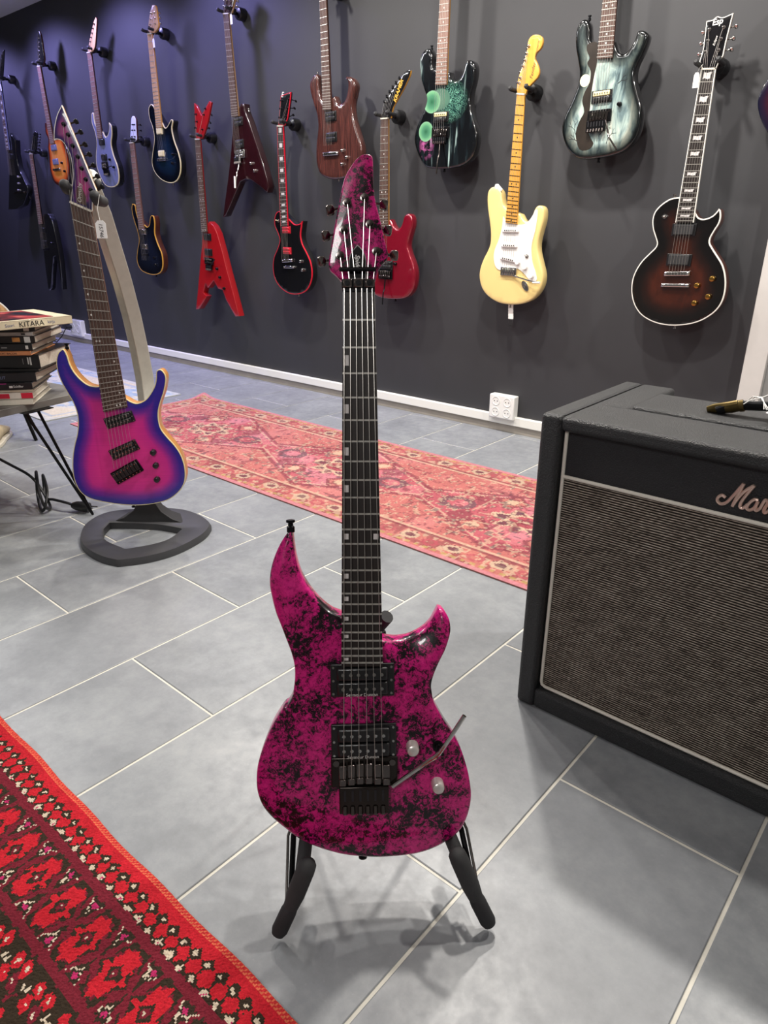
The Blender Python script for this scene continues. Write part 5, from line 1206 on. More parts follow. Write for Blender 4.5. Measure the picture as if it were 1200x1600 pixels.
inner = spline([(-2.017, 0.945, 1), (-2.05, 0.984, 1), (-1.982, 1.037), (-1.911, 1.083), (-1.828, 1.113, 1), (-1.794, 1.046), (-1.794, 0.987), (-1.826, 0.912, 1), (-1.923, 0.904), (-1.974, 0.92)], 4)
def resample(A, n, a0):
    c = np.array([-1.92, 1.0]); A = ccw(A); d = A - c; an = np.unwrap(np.arctan2(d[:, 1], d[:, 0])); o_ = []
    an = np.append(an, an[0] + 2 * np.pi); B = np.vstack([A, A[:1]])
    for k in range(n):
        t_ = a0 + 2 * np.pi * k / n
        while t_ < an[0]: t_ += 2 * np.pi
        while t_ > an[-1]: t_ -= 2 * np.pi
        o_.append((np.interp(t_, an, B[:, 0]), np.interp(t_, an, B[:, 1])))
    return np.array(o_)
no = 96; ou, inn = resample(outer, no, 0.0), resample(inner, no, 0.0)
rg = [(ou, 0.0), (ou, 0.010), (ou + (inn - ou) * 0.05, 0.022), (ou + (inn - ou) * 0.9, 0.026), (inn, 0.022), (inn, 0.0)]
mb = MB()
for Q, z in rg: mb.v += [(x[0] - bp.x, x[1] - bp.y, z) for x in Q]
for k in range(len(rg)):
    for j in range(no): mb.f.append((k * no + j, k * no + (j + 1) % no, ((k + 1) % len(rg)) * no + (j + 1) % no, ((k + 1) % len(rg)) * no + j)); mb.mi.append(0)
mb.build('ring_base', 'base_grey', ss)
# gusset rising to the post
A_, B_ = Vector((-2.057, 0.983, 0.02)), Vector((-1.846, 1.146, 0.02)); M_ = (A_ + B_) / 2; dirb = Vector((-0.70, 0.71, 0)); e = (B_ - A_).normalized(); half = (B_ - A_).length / 2
rings = []
for s, zz, dp in ((1.0, 0.018, 0.085), (0.62, 0.036, 0.075), (0.36, 0.06, 0.065), (0.2, 0.095, 0.055), (0.155, 0.135, 0.050)):
    cc = M_ + dirb * (0.0 + zz * 0.12); rings.append([Vector((0, 0, zz)) + Vector((x.x, x.y, 0)) - Vector((bp.x, bp.y, 0)) for x in (cc - e * half * s, cc + e * half * s, cc + e * half * s * 0.75 + dirb * dp, cc - e * half * s * 0.75 + dirb * dp)])
MB().ring_loft(rings, True).build('pedestal', 'black_rubber', ss, 0.003)
path = [(-0.020, -0.195, -0.02), (-0.024, -0.245, 0.08), (-0.03, -0.30, 0.17), (-0.04, -0.335, 0.26), (-0.045, -0.350, 0.34), (-0.048, -0.335, 0.44), (-0.050, -0.305, 0.54), (-0.051, -0.250, 0.65), (-0.052, -0.19, 0.745), (-0.053, -0.135, 0.83), (-0.053, -0.075, 0.905)]
pts = [g1(*x) - bp for x in path]; rings = []
for i, q in enumerate(pts):
    tn = (pts[min(i + 1, len(pts) - 1)] - pts[max(i - 1, 0)]).normalized(); uu = (U1 - tn * U1.dot(tn)).normalized(); nn = uu.cross(tn) * -1
    if nn.dot(N1) < 0: nn = -nn
    k = 1.0 if i < len(pts) - 1 else 0.8
    rings.append([q + uu * x * k + nn * y * k for x, y in ((-0.031, 0.0), (-0.004, 0.020), (0.031, 0.0), (0.020, -0.018), (-0.020, -0.018))])
MB().ring_loft(rings, True).build('bow_post', 'aluminium', ss, 0.002)
for (uu, vv), s in zip(D['yokes'], (-1, 1)):
    MB().tube([g1(-0.053, -0.07, 0.86) - bp, g1(uu, -0.05, vv) - bp, g1(uu, 0.0, vv) - bp, g1(uu, 0.018, vv + 0.010) - bp, g1(uu, 0.024, vv + 0.013) - bp, g1(uu, 0.027, vv + 0.0145) - bp], [0.012, 0.014, 0.014, 0.0135, 0.010, 0.004], 16).build('yoke_arm', 'black_rubber', ss)
hc = g1(-0.038, -0.045, 0.905) - bp; MB().ball(hc, 0.024, (1, 1, 1.2), 16, 9).build('post_cap', 'aluminium', ss)
MB().ball(g1(-0.022, -0.035, 0.895) - bp, 0.012, (1, 1, 1.3), 12, 7).build('cap_button', 'black_rubber', ss)
def price_tag(name, root_loc, corners, string_pts, label, txt=None, U=(1, 0, 0), N=(0, -1, 0)):
    """corners in the tag's plane: centre at root"""
    r_ = empty(name, root_loc); frame_obj(r_, U, N); tag(r_, label, 'price tag', 'price tags')
    w_, h_ = corners; sh = [(-w_ / 2, -h_ / 2), (w_ / 2, -h_ / 2), (w_ / 2, h_ * 0.32), (w_ * 0.25, h_ / 2), (-w_ * 0.25, h_ / 2), (-w_ / 2, h_ * 0.32)]
    mb = MB(); prism(mb, sh, -0.0005, 0.0005); mb.build('card', 'paper_white', r_, smooth=0)
    if string_pts: MB().tube(string_pts, 0.0006, 5).build('string', 'string_white', r_)
    if txt: text('lettering', txt, w_ * 0.52, (-w_ * 0.16, -0.0007, h_ * 0.36), 'ink', r_, ang=90, shear=0.2, ext=0.0001)
    return r_
(ta, tb) = D['tag']; tc = ((ta[0] + tb[0]) / 2, (ta[1] + tb[1]) / 2)
price_tag('price_tag', g1(tc[0], 0.034, tc[1]), (0.027, 0.044), [(0, 0, 0.018), (-0.004, 0.004, 0.05), (0.004, 0.01, 0.085), (-0.006, 0.02, 0.075)], 'white price tag reading 15746 on string below pink headstock', '15746', D['U'], D['N'])

# ---- wall guitars
def wallg(key, name, label, hlabel, **kw):
    g, i = guitar(key, name, label, group=WG, **kw); hanger(g, i, hlabel); return g, i
G2, I2 = wallg('strat', 'electric_guitar', 'cream guitar with maple neck and white pickguard hanging on the wall', 'black wall hanger holding the cream guitar', body=('vintage_cream', 'vintage_cream'), rnd=0.006, fb='maple', neckm='maple', headm=('maple', 'maple'),
    frets=21, fretm='black_nickel', inlaym='dot_black', bridge='strat', pk=dict(style='single'), hw='chrome', y_str=-0.012)  # dark fret colour stands in for the shadow lines along the frets
D = GD['strat']
gd = spline(D['guard'], 4); mb = MB(); prism(mb, gd, -0.0025, 0.0005); pg = mb.build('pickguard', 'white_plastic', G2)
for i in (0, 2, 4): single_coil(G2, D['pks'][i], D['pks'][i + 1], -0.002)
tl, brr = D['bridge']; c = ((tl[0] + brr[0]) / 2, (tl[1] + brr[1]) / 2)
bb = MB().box((0, 0, 0), (0.078, 0.004, 0.034)).build('bridge', 'chrome', G2, 0.001); bb.location = (c[0], -0.003, c[1]); bb.rotation_euler = (0, I2['b'], 0)
for i in range(6): MB().box(((i - 2.5) * 0.0108, -0.005, 0.0), (0.0095, 0.006, 0.024)).build('saddle', 'chrome', bb, 0.001, 1)
for c in D['knobs']: knob(G2, c, 0.0105, 'white_plastic', 0.014, 'skirt', -0.002)
toggle(G2, D['switch'][0], 'chrome', 'white_plastic', (-0.3, -1, 0.5), -0.002)
jk = MB().dome((0, 0, 0), (0, -1, 0), [(0, 0.017), (0.003, 0.016), (0.0035, 0.012), (0.0015, 0.006), (0.0015, 0.001)], 20).build('jack_plate', 'chrome', G2); jk.location = (D['jack'][0][0], 0, D['jack'][0][1]); jk.scale = (0.75, 1, 1.5); jk.rotation_euler = (0, R(-38), 0)
q = D['arm']; MB().tube([(q[0][0], -0.006, q[0][1]), (q[1][0], -0.022, q[1][1]), (q[2][0], -0.028, q[2][1])], 0.0028, 10).build('tremolo_arm', 'chrome', G2)
MB().tube([(q[1][0] + 0.02, -0.024, q[1][1] - 0.006), (q[2][0] + 0.004, -0.0285, q[2][1])], [0.004, 0.0045], 10).build('arm_tip', 'white_plastic', G2)
text('lettering', 'Fender', 0.019, (0.046, -0.0033, 0.842), 'ink', G2, ang=-78, shear=0.3, ext=0.0001)
text('lettering', 'STRATOCASTER', 0.0085, (0.056, -0.0033, 0.905), 'ink', G2, ang=-80, ext=0.0001)
s0, s1 = D['strap']
sg = empty('guitar_strap', (G2.location.x, G2.location.y, G2.location.z - 0.005)); tag(sg, 'white strap tail with black end hanging below the cream guitar', 'strap')
mb = MB(); [mb.box((0.005 + 0.001 * i, 0.02, -0.002 - 0.012 * i), (0.024, 0.0035, 0.0125)) for i in range(5)]; mb.build('webbing', 'white_plastic', sg)
MB().box((0.010, 0.02, -0.072), (0.022, 0.004, 0.028)).build('strap_end', 'leather_black', sg, 0.004)
q = D['strap2']; MB().tube([(q[0][0] - 0.014, 0.02, q[0][1] - 0.02), (q[0][0], 0.012, q[0][1] + 0.004), (q[0][0] + 0.012, 0.006, q[0][1] + 0.002), (q[1][0], 0.004, q[1][1])], [0.006, 0.010, 0.010, 0.006], 8, flat=0.35).build('strap_loop', 'white_plastic', G2)

G3, I3 = wallg('eclipse', 'electric_guitar', 'dark brown sunburst single-cut guitar with white binding at the right', 'black wall hanger holding the brown sunburst guitar', body=('eclipse_burst', 'mahogany'), rnd=0.0015, binding='white_trim',
    step=0.010, fb='ebony', fbbind='white_trim', neckm='mahogany', headm=('gloss_black', 'mahogany'), headbind='white_trim', inlay='flags', inlaym='pearl', pk=dict(style='active', ring='black_plastic', bob=('black_rubber', 'black_rubber')), knobm='brass_gold', knobr=0.0105)
D = GD['eclipse']; toggle(G3, D['switch'][0], 'chrome', 'chrome', (0, -1, 0))
pa, pb = np.array(D['posts'][2]), np.array(D['posts'][3])
text('lettering', 'Esp', 0.024, ((pa[0] + pb[0]) / 2 - 0.016, -0.0034, (pa[1] + pb[1]) / 2 + 0.010), 'print_white', G3, ang=-4, shear=0.15, ext=0.0001, bold=0.0005)
text('lettering', 'Eclipse', 0.010, ((pa[0] + pb[0]) / 2 + 0.002, -0.0034, (pa[1] + pb[1]) / 2 - 0.048), 'print_white', G3, ang=-78, shear=0.3, ext=0.0001)
G4, I4 = wallg('greyart', 'electric_guitar', 'grey-blue airbrushed guitar with moon and bare tree, neck leaving the top edge', 'black wall hanger holding the grey-blue airbrushed guitar', body=('airbrush_grey_blue', 'gloss_black'), rnd=0.008, step=0.009, fb='rosewood', neckm='mahogany',
    headm=('gloss_black', 'gloss_black'), headgen=HG, nutext=0.472, pk=dict(style='open', ring='black_plastic', bob=('cream_plastic', 'black_plastic')), bridge='floyd', knobm='black_metal', armm='dark_chrome', hw='black_metal')
D = GD['greyart']
ar = spline(D['art'], 3); mb = MB(); prism(mb, ar, -0.0006, 0.0002); mb.build('painted_cliff', 'paint_brown', G4)
mb = MB(); c = D['moon'][0]; mb.cyl((c[0], 0.0002, c[1]), (c[0], -0.0006, c[1]), 0.020, n=28); mb.build('painted_moon', 'paint_moon', G4)
mb = MB()
random.seed(11)
def twig(x, z, a, l, dpt):
    x2, z2 = x + math.cos(a) * l, z + math.sin(a) * l; mb.tube([(x, -0.0004, z), (x2, -0.0004, z2)], [0.0009 * dpt / 3, 0.0006 * dpt / 3], 4)
    if dpt > 1:
        for da in (-0.5, 0.45): twig(x2, z2, a + da + random.uniform(-0.2, 0.2), l * 0.72, dpt - 1)
for (x, z, a, l) in ((-0.075, 0.085, 2.0, 0.022), (-0.06, 0.06, 2.6, 0.02), (0.02, 0.08, 0.9, 0.02), (0.05, 0.05, 1.3, 0.022), (0.07, 0.24, 0.6, 0.015)): twig(x, z, a, l, 4)
mb.build('painted_twigs', 'ink', G4)
G5, I5 = wallg('alien', 'electric_guitar', 'black airbrushed guitar with green ovals and teal web on the wall', 'black wall hanger holding the green airbrushed guitar', body=('airbrush_black_green', 'gloss_black'), rnd=0.008, step=0.009, fb='rosewood_light', neckm='maple',
    headm=('gloss_black', 'maple'), headgen=HG, nutext=0.472, pk=dict(style='open', ring='black_plastic', bob=('cream_plastic', 'black_plastic')), bridge='floyd', knobm='black_metal', armm='dark_chrome', hw='black_metal')
G6, I6 = wallg('brown', 'electric_guitar', 'glossy reddish-brown wooden guitar hanging behind the magenta headstock', 'black wall hanger holding the reddish-brown guitar', body=('walnut_red', 'walnut_red'), rnd=0.010, step=0.012, fb='rosewood', neckm='mahogany',
    headm=('walnut_red', 'walnut_red'), headgen=HG3, nutext=0.475, truew=True, frets=24, inlay=None, pk=dict(style='open', ring='black_plastic', h=0.042), pkw=0.075, bridge='bar', knobm='chrome', knobr=0.008, hw='chrome')
G7, I7 = wallg('redback', 'electric_guitar', 'crimson guitar with black gold-lettered headstock, half hidden by the magenta guitar', 'black wall hanger holding the crimson guitar', body=('gloss_crimson', 'gloss_crimson'), rnd=0.008, step=0.012, fb='rosewood', neckm='maple',
    headm=('gloss_black', 'maple'), truew=True, pk=dict(style='open', ring='black_plastic'), bridge='floyd', knobm='black_metal', armm='black_metal', hw='black_metal')
text('lettering', 'KRAMER', 0.024, (0.030, -0.0034, 0.845), 'print_gold', G7, ang=-62, shear=0.15, ext=0.0001, bold=0.0008)
G8, I8 = wallg('redbind', 'electric_guitar', 'black single-cut guitar edged in red with red pickups', 'black wall hanger holding the red-edged black guitar', body=('gloss_black', 'gloss_black'), rnd=0.0015, binding='red_trim', fb='ebony', fbbind='red_trim', neckm='gloss_black',
    headm=('gloss_black', 'gloss_black'), headbind='red_trim', truew=True, inlay='blocks', inlaym='pearl', pk=dict(style='open', ring='red_trim', bob=('red_trim', 'red_trim'), h=0.036), pkw=0.066, knobm='chrome', hw='chrome', tunerm='black_metal')
D = GD['redbind']; toggle(G8, D['switch'][0])
text('lettering', 'E', 0.034, (-0.038, -0.0034, 0.960), 'print_white', G8, ang=8, shear=0.3, ext=0.0001)
G9, I9 = wallg('redv', 'electric_guitar', 'bright red V-shaped guitar with notched wings and forked headstock', 'black wall hanger holding the bright red V guitar', body=('gloss_red', 'gloss_red'), rnd=0.002, sub=2, fb='rosewood', neckm='gloss_red', headm=('gloss_red', 'gloss_red'), truew=True, frets=24,
    pk=dict(style='active', ring='black_plastic', bob=('black_plastic',) * 2), pkw=0.075, bridge='floyd', knobm='black_metal', hw='black_metal', armm='black_metal')
G10, I10 = wallg('maroonv', 'electric_guitar', 'dark maroon V-shaped guitar with white-tipped tremolo arm', 'black wall hanger holding the dark maroon V guitar', body=('maroon', 'maroon'), rnd=0.003, sub=2, fb='rosewood', neckm='maple_pale', headm=('maroon', 'maple_pale'), truew=True, inlay=None,
    pk=dict(style='open', ring='black_plastic', trem='chrome', saddle='chrome'), pkw=0.07, bridge='floyd', knobm='chrome', hw='chrome', armm='chrome')
q = GD['maroonv']['arm']; MB().tube([(q[2][0], -0.041, q[2][1] + 0.05), (q[2][0], -0.044, q[2][1] - 0.01)], [0.005, 0.0055], 10).build('arm_tip', 'white_plastic', G10)
G11, I11 = wallg('darkblue', 'electric_guitar', 'glossy dark blue guitar with plain maple neck and cream pickups', 'black wall hanger holding the dark blue maple-necked guitar', body=('blue_dark_burst', 'gloss_black'), rnd=0.0015, binding='cream_trim', fb='maple_pale', neckm='maple', headm=('maple_pale', 'maple'), truew=True, inlay=None,
    pk=dict(style='active', ring='cream_plastic', bob=('cream_plastic',) * 2, h=0.034), pkw=0.06, bridge='bar', knobm='black_metal', hw='chrome', fine=False)
G12, I12 = wallg('amber', 'electric_guitar', 'dark blue guitar with amber edge and white headstock in the lower row', 'black wall hanger holding the amber-edged guitar', body=('amber_blue_burst', 'mahogany'), rnd=0.002, binding='amber_trim', fb='rosewood_light', neckm='rosewood_light', headm=('white_lacquer', 'mahogany'), truew=True, inlay=None,
    pk=dict(style='active', ring='chrome', bob=('chrome',) * 2, h=0.034), pkw=0.06, bridge='bar', knobm='black_metal', hw='black_metal', fine=False)
G13, I13 = wallg('silver', 'electric_guitar', 'silver-grey guitar with cream edge on the purple-lit wall', 'black wall hanger holding the silver-grey guitar', body=('silver_grey', 'gloss_black'), rnd=0.002, binding='cream_trim', fb='rosewood_light', neckm='mahogany', headm=('maple_pale', 'mahogany'), truew=True, frets=24, inlay=None,
    pk=dict(style='active', ring='black_plastic', bob=('black_plastic',) * 2), pkw=0.07, bridge='floyd', knobm='black_metal', hw='black_metal', armm='black_metal', fine=False)
G14, I14 = wallg('orange', 'electric_guitar', 'orange sunburst guitar partly hidden by the pink guitar headstock', 'black wall hanger holding the orange sunburst guitar', body=('orange_burst', 'gloss_black'), rnd=0.005, fb='rosewood_light', neckm='mahogany', headm=('gloss_black', 'mahogany'), truew=True, frets=24, inlay=None,
    pk=dict(style='active', ring='silver_grey', bob=('silver_grey',) * 2), pkw=0.08, bridge='bar', knobm='black_metal', hw='chrome', fine=False)
G15, I15 = wallg('blackv', 'electric_guitar', 'black pointed V guitar in the lower row of the purple-lit wall', 'black wall hanger holding the black V guitar', body=('gloss_black', 'gloss_black'), rnd=0.004, sub=2, fb='rosewood_light', neckm='gloss_black', truew=True, pk=dict(style='active', ring='black_plastic', bob=('black_plastic',) * 2), pkw=0.07,
    knobm='black_metal', hw='black_metal', fine=False)
G16, I16 = wallg('darkangular', 'electric_guitar', 'dark angular guitar hanging leftmost on the wall', 'black wall hanger holding the leftmost dark guitar', body=('gloss_black', 'gloss_black'), rnd=0.003, sub=2, fb='rosewood', fbbind='silver_grey', neckm='gloss_black', truew=True, inlay='blocks', inlaym='pearl', pk=dict(style='active', ring='black_plastic', bob=('black_plastic',) * 2), pkw=0.075,
    bridge='bar', knobm='chrome', hw='dark_chrome', fine=False)
GD['purpleedge'] = dict(GD['alien']); GD['purpleedge']['O'] = [-0.785 + 0.158, 2.73, 1.281 - 0.1136]
for k_ in ('trem', 'block', 'arm', 'e1', 'e2'): GD['purpleedge'].pop(k_, None)
GD['purpleedge']['bridge'] = [(-0.045, 0.15), (0.04, 0.145)]
G17, I17 = wallg('purpleedge', 'electric_guitar', 'purple and red burst guitar cut off by the right edge of the photo', 'black wall hanger holding the purple guitar at the right edge', body=('purple_red_burst', 'mahogany'), rnd=0.004, fb='rosewood', neckm='mahogany', headm=('gloss_black', 'mahogany'), headgen=HG3, nutext=0.472, hw='chrome', fine=False)
for o_ in list(bpy.data.objects):
    if '_geo' in o_.keys(): del o_['_geo']

# small price tags tied under headstocks
def wtag(g, info, du, dv, label):
    c = info['c0']; price_tag('price_tag', (g.location.x + c[0] + du, g.location.y - 0.012, g.location.z + c[1] + dv), (0.018, 0.045), [(0, 0, 0.02), (0.004, 0.004, 0.035), (0.012, 0.008, 0.045)], label)
wtag(G3, I3, -0.034, -0.028, 'small price tag beside the nut of the sunburst single-cut guitar')
wtag(G11, I11, 0.038, -0.05, 'small price tag under the dark blue guitar headstock')
wtag(G10, I10, 0.045, -0.03, 'small price tag beside the nut of the maroon V guitar')
wtag(G16, I16, 0.02, -0.05, 'small price tag on the leftmost dark guitar')

# ------------------------------------------------------------------ acoustic guitar cut off at the left edge
U_, N_ = Vector((0.36, 0.933, 0)), Vector((0.933, -0.36, 0)); O_ = Vector((-3.30, 1.275, 0.585)) - U_ * 0.130 - Vector((0, 0, 0.43))
ag = empty('acoustic_guitar', O_); frame_obj(ag, U_, N_); tag(ag, 'tan guitar with white and black edging behind the book stack at the left', 'guitar')
oa = spline([(0.0, 0.0), (0.10, 0.008), (0.175, 0.05), (0.20, 0.13), (0.175, 0.21), (0.135, 0.27), (0.128, 0.32), (0.148, 0.37), (0.145, 0.42), (0.10, 0.468), (0.03, 0.482), (-0.03, 0.482), (-0.10, 0.468), (-0.145, 0.42), (-0.148, 0.37), (-0.128, 0.32), (-0.135, 0.27), (-0.175, 0.21), (-0.20, 0.13), (-0.175, 0.05), (-0.10, 0.008)], 4)
slab('body', oa, 0.0, 0.09, 0.002, ('maple_pale', 'gloss_black'), ag, 0.02); band('binding', oa, 0.0, 0.006, 0.005, 'white_trim', ag)
mb = MB(); mb.cyl((0, 0.0005, 0.31), (0, -0.0008, 0.31), 0.05, n=32); mb.build('sound_hole', 'ink', ag)
MB().box((0, -0.008, 0.64), (0.05, 0.018, 0.50)).build('neck', 'mahogany', ag, 0.004); MB().box((0, -0.003, 0.97), (0.07, 0.014, 0.17)).build('headstock', 'mahogany', ag, 0.004)
MB().box((0, -0.005, 0.12), (0.15, 0.01, 0.028)).build('bridge', 'rosewood', ag, 0.003)
knob(ag, (0.105, 0.435), 0.008, 'brass_gold')
MB().tube([(-0.16, 0.15, -O_.z), (-0.10, 0.11, 0.05), (0, 0.10, 0.35), (0.10, 0.11, 0.05), (0.16, 0.15, -O_.z)], 0.008, 10).build('support_legs', 'black_metal', ag)
MB().tube([(-0.15, -0.05, -O_.z), (-0.12, -0.015, -0.012), (-0.12, 0.11, -0.012)], 0.008, 10).build('support_arm', 'black_metal', ag)
MB().tube([(0.15, -0.05, -O_.z), (0.12, -0.015, -0.012), (0.12, 0.11, -0.012)], 0.008, 10).build('support_arm', 'black_metal', ag)

# ------------------------------------------------------------------ amplifier
AX0, AX1, AY0, AY1, AH = -0.580, 0.240, 1.086, 1.445, 0.618
amp = empty('guitar_amplifier', ((AX0 + AX1) / 2, (AY0 + AY1) / 2, 0)); tag(amp, 'black guitar amplifier with woven grille and white piping at the right', 'amplifier')
ac = amp.location
def abox(name, lo, hi, mat, bevel=0.0, seg=3, parent=None):
    c = [(a + b) / 2 for a, b in zip(lo, hi)]; o = MB().box((0, 0, 0), [b - a for a, b in zip(lo, hi)]).build(name, mat, parent or amp, bevel, seg); o.location = Vector(c) - (Vector(ac) if parent is None else Vector((0, 0, 0))); return o
W_ = 0.040
abox('side_panel', (AX0, AY0, 0.0), (AX0 + W_, AY1, AH), 'tolex', 0.009, 4)
abox('side_panel', (AX1 - W_, AY0, 0.0), (AX1, AY1, AH), 'tolex', 0.009, 4)
abox('bottom_panel', (AX0 + W_ - 0.002, AY0 + 0.001, 0.002), (AX1 - W_ + 0.002, AY1, 0.047), 'tolex', 0.008, 4)
# top: full height along the front and both ends, stepped down behind for the handle and control panel
RX0, RX1, RY = AX0 + 0.108, AX1 - 0.108, 1.222
abox('top_panel', (AX0 + W_ - 0.002, AY0 + 0.001, 0.590), (AX1 - W_ + 0.002, RY, AH - 0.0006), 'tolex', 0.009, 4)
abox('top_panel', (AX0 + W_ - 0.002, RY - 0.02, 0.585), (RX0, AY1 - 0.001, AH - 0.0006), 'tolex', 0.009, 4)
abox('top_panel', (RX1, RY - 0.02, 0.585), (AX1 - W_ + 0.002, AY1 - 0.001, AH - 0.0006), 'tolex', 0.009, 4)
abox('handle_panel', (RX0 - 0.008, RY + 0.016, 0.575), (RX1 + 0.008, 1.376, AH - 0.0002), 'tolex', 0.007, 4)
abox('groove_floor', (RX0 - 0.008, RY - 0.02, 0.56), (RX1 + 0.008, 1.36, 0.597), 'tolex')
abox('control_panel', (RX0 - 0.008, 1.36, 0.54), (RX1 + 0.008, AY1 - 0.012, 0.566), 'black_metal')
abox('back_panel', (AX0 + W_ - 0.004, AY1 - 0.03, 0.03), (AX1 - W_ + 0.004, AY1 - 0.012, 0.58), 'tolex')
for x in (AX0 + W_ - 0.0008, AX1 - W_ - 0.0008): abox('seam', (x, AY0 + 0.010, AH - 0.002), (x + 0.0016, AY1 - 0.01, AH - 0.0002), 'ink')
FY = AY0 + 0.018
abox('logo_panel', (AX0 + W_, FY, 0.503), (AX1 - W_, FY + 0.015, 0.592), 'tolex_panel')
gc = abox('grille_cloth', (AX0 + W_ + 0.006, FY + 0.002, 0.050), (AX1 - W_ - 0.006, FY + 0.016, 0.505), 'salt_pepper_cloth')
PR = 0.0034
pw0, pw1 = AX0 + W_ + 0.0035, AX1 - W_ - 0.0035
def pipe(pts): MB().tube([Vector(p) - Vector(ac) for p in pts], PR, 10).build('piping', 'piping_white', amp)
pipe([(pw0 + 0.002, FY - 0.002, 0.589), (pw0 + 0.002, FY - 0.001, 0.50)])
pipe([(pw1 - 0.002, FY - 0.002, 0.589), (pw1 - 0.002, FY - 0.001, 0.50)])
pipe([(pw0, FY - 0.001, 0.505), (pw1, FY - 0.001, 0.505)])
pipe([(pw0 + 0.002, FY - 0.001, 0.503), (pw0 + 0.002, FY - 0.001, 0.062), (pw0 + 0.004, FY - 0.001, 0.054), (pw0 + 0.012, FY - 0.001, 0.0505), (pw1 - 0.012, FY - 0.001, 0.0505), (pw1 - 0.004, FY - 0.001, 0.054), (pw1 - 0.002, FY - 0.001, 0.062), (pw1 - 0.002, FY - 0.001, 0.503)])
# script logo, raised strokes
LG = [[(-0.26, 0.5345), (-0.2654, 0.5371), (-0.2703, 0.5326), (-0.2707, 0.5269), (-0.265, 0.5228), (-0.2573, 0.5272), (-0.2498, 0.5402), (-0.2428, 0.5545), (-0.2388, 0.5625)],
      [(-0.2388, 0.5625), (-0.2418, 0.5493), (-0.2459, 0.5341), (-0.2481, 0.5232)], [(-0.2481, 0.5232), (-0.2425, 0.5382), (-0.2343, 0.5527), (-0.2241, 0.563)],
      [(-0.2241, 0.563), (-0.2308, 0.5489), (-0.2364, 0.535), (-0.2375, 0.526), (-0.2332, 0.5240), (-0.2278, 0.5316)]]
def la(x): return [(x + 0.0134, 0.5415), (x + 0.008, 0.5416), (x + 0.0025, 0.5347), (x, 0.5262), (x + 0.0046, 0.5235), (x + 0.0104, 0.529), (x + 0.0135, 0.5407), (x + 0.0116, 0.5293), (x + 0.0138, 0.5250), (x + 0.0182, 0.5300)]
def lr_(x): return [(x, 0.530), (x + 0.004, 0.5440), (x + 0.0075, 0.5430), (x + 0.0085, 0.5400), (x + 0.0055, 0.5290), (x + 0.0075, 0.5245), (x + 0.0125, 0.5300)]
def ls_(x): return [(x, 0.530), (x + 0.006, 0.5440), (x + 0.007, 0.5400), (x + 0.0095, 0.5330), (x + 0.0070, 0.5250), (x + 0.001, 0.5265), (x + 0.008, 0.5245), (x + 0.0140, 0.5300)]
def lh_(x): return [(x, 0.530), (x + 0.008, 0.5480), (x + 0.0115, 0.5600), (x + 0.0085, 0.5610), (x + 0.004, 0.5460), (x + 0.001, 0.5240), (x + 0.0065, 0.5380), (x + 0.0115, 0.5400), (x + 0.0095, 0.5270), (x + 0.0120, 0.5245), (x + 0.0165, 0.5300)]
def ll_(x): return [(x, 0.530), (x + 0.007, 0.5480), (x + 0.0105, 0.5600), (x + 0.0075, 0.5610), (x + 0.003, 0.5440), (x + 0.003, 0.5270), (x + 0.006, 0.5240), (x + 0.0110, 0.5300)]
LG += [la(-0.228), lr_(-0.2098), ls_(-0.1973), lh_(-0.1833), la(-0.168), ll_(-0.150), ll_(-0.139)]
lg = empty('logo', (0, 0, 0)); COL.objects.unlink(lg); bpy.data.objects.remove(lg)
mb = MB()
for st_ in LG:
    A = spline(st_, 5, False); n = len(A); mb.tube([(x[0] - ac.x, FY - 0.003 - ac.y, x[1] - ac.z) for x in A], [0.0026] * n, 8)
mb.build('script_logo', 'logo_metal', amp)
# carrying handle in the recess with brass ends
hd = MB().tube([Vector((-0.345, 1.285, 0.622)) - Vector(ac), Vector((-0.32, 1.29, 0.635)) - Vector(ac), Vector((-0.25, 1.30, 0.642)) - Vector(ac), Vector((-0.09, 1.30, 0.642)) - Vector(ac), Vector((-0.02, 1.29, 0.635)) - Vector(ac), Vector((0.005, 1.285, 0.622)) - Vector(ac)], 0.012, 12, flat=0.5).build('handle', 'leather_black', amp)
for x0, x1 in ((-0.362, -0.312), (0.022, -0.028)):
    MB().tube([Vector((x0, 1.285, 0.622)) - Vector(ac), Vector((x0 + (x1 - x0) * 0.25, 1.287, 0.625)) - Vector(ac), Vector((x0 + (x1 - x0) * 0.75, 1.289, 0.631)) - Vector(ac), Vector((x1, 1.29, 0.636)) - Vector(ac)], [0.007, 0.012, 0.014, 0.0135], 12, flat=0.55).build('handle_cap', 'worn_brass', amp)
    MB().tube([Vector((x1, 1.289, 0.635)) - Vector(ac), Vector((x1 + (x1 - x0) * 0.14, 1.29, 0.637)) - Vector(ac)], [0.014, 0.014], 12, flat=0.6).build('handle_band', 'worn_brass', amp)
pt = empty('tied_tag', (-0.285, 1.29, 0.648)); tag(pt, 'white paper tag tied with string to the amplifier handle', 'tag')
mb = MB()
for k_, (dx, dy) in enumerate(((0, 0), (0.004, 0.006), (-0.004, 0.004))):
    mb.tube([(-0.02 + dx, 0.022 + dy, -0.01), (-0.008 + dx, 0.012, 0.004), (0.004, 0.0 + dy, 0.006), (0.012, -0.012, 0.002), (0.02 + dx, -0.020, -0.008)], 0.0009, 6)
mb.tube([(0.004, 0.0, 0.006), (0.012, 0.014, 0.01), (0.006, 0.024, 0.004)], 0.0009, 6); mb.tube([(0.004, 0.0, 0.006), (-0.010, -0.016, 0.002), (-0.016, -0.022, -0.004)], 0.0009, 6)
mb.tube([(0.02, -0.02, -0.008), (0.036, -0.012, -0.004), (0.030, -0.002, 0.0)], 0.0009, 6)
mb.build('string', 'string_white', pt)
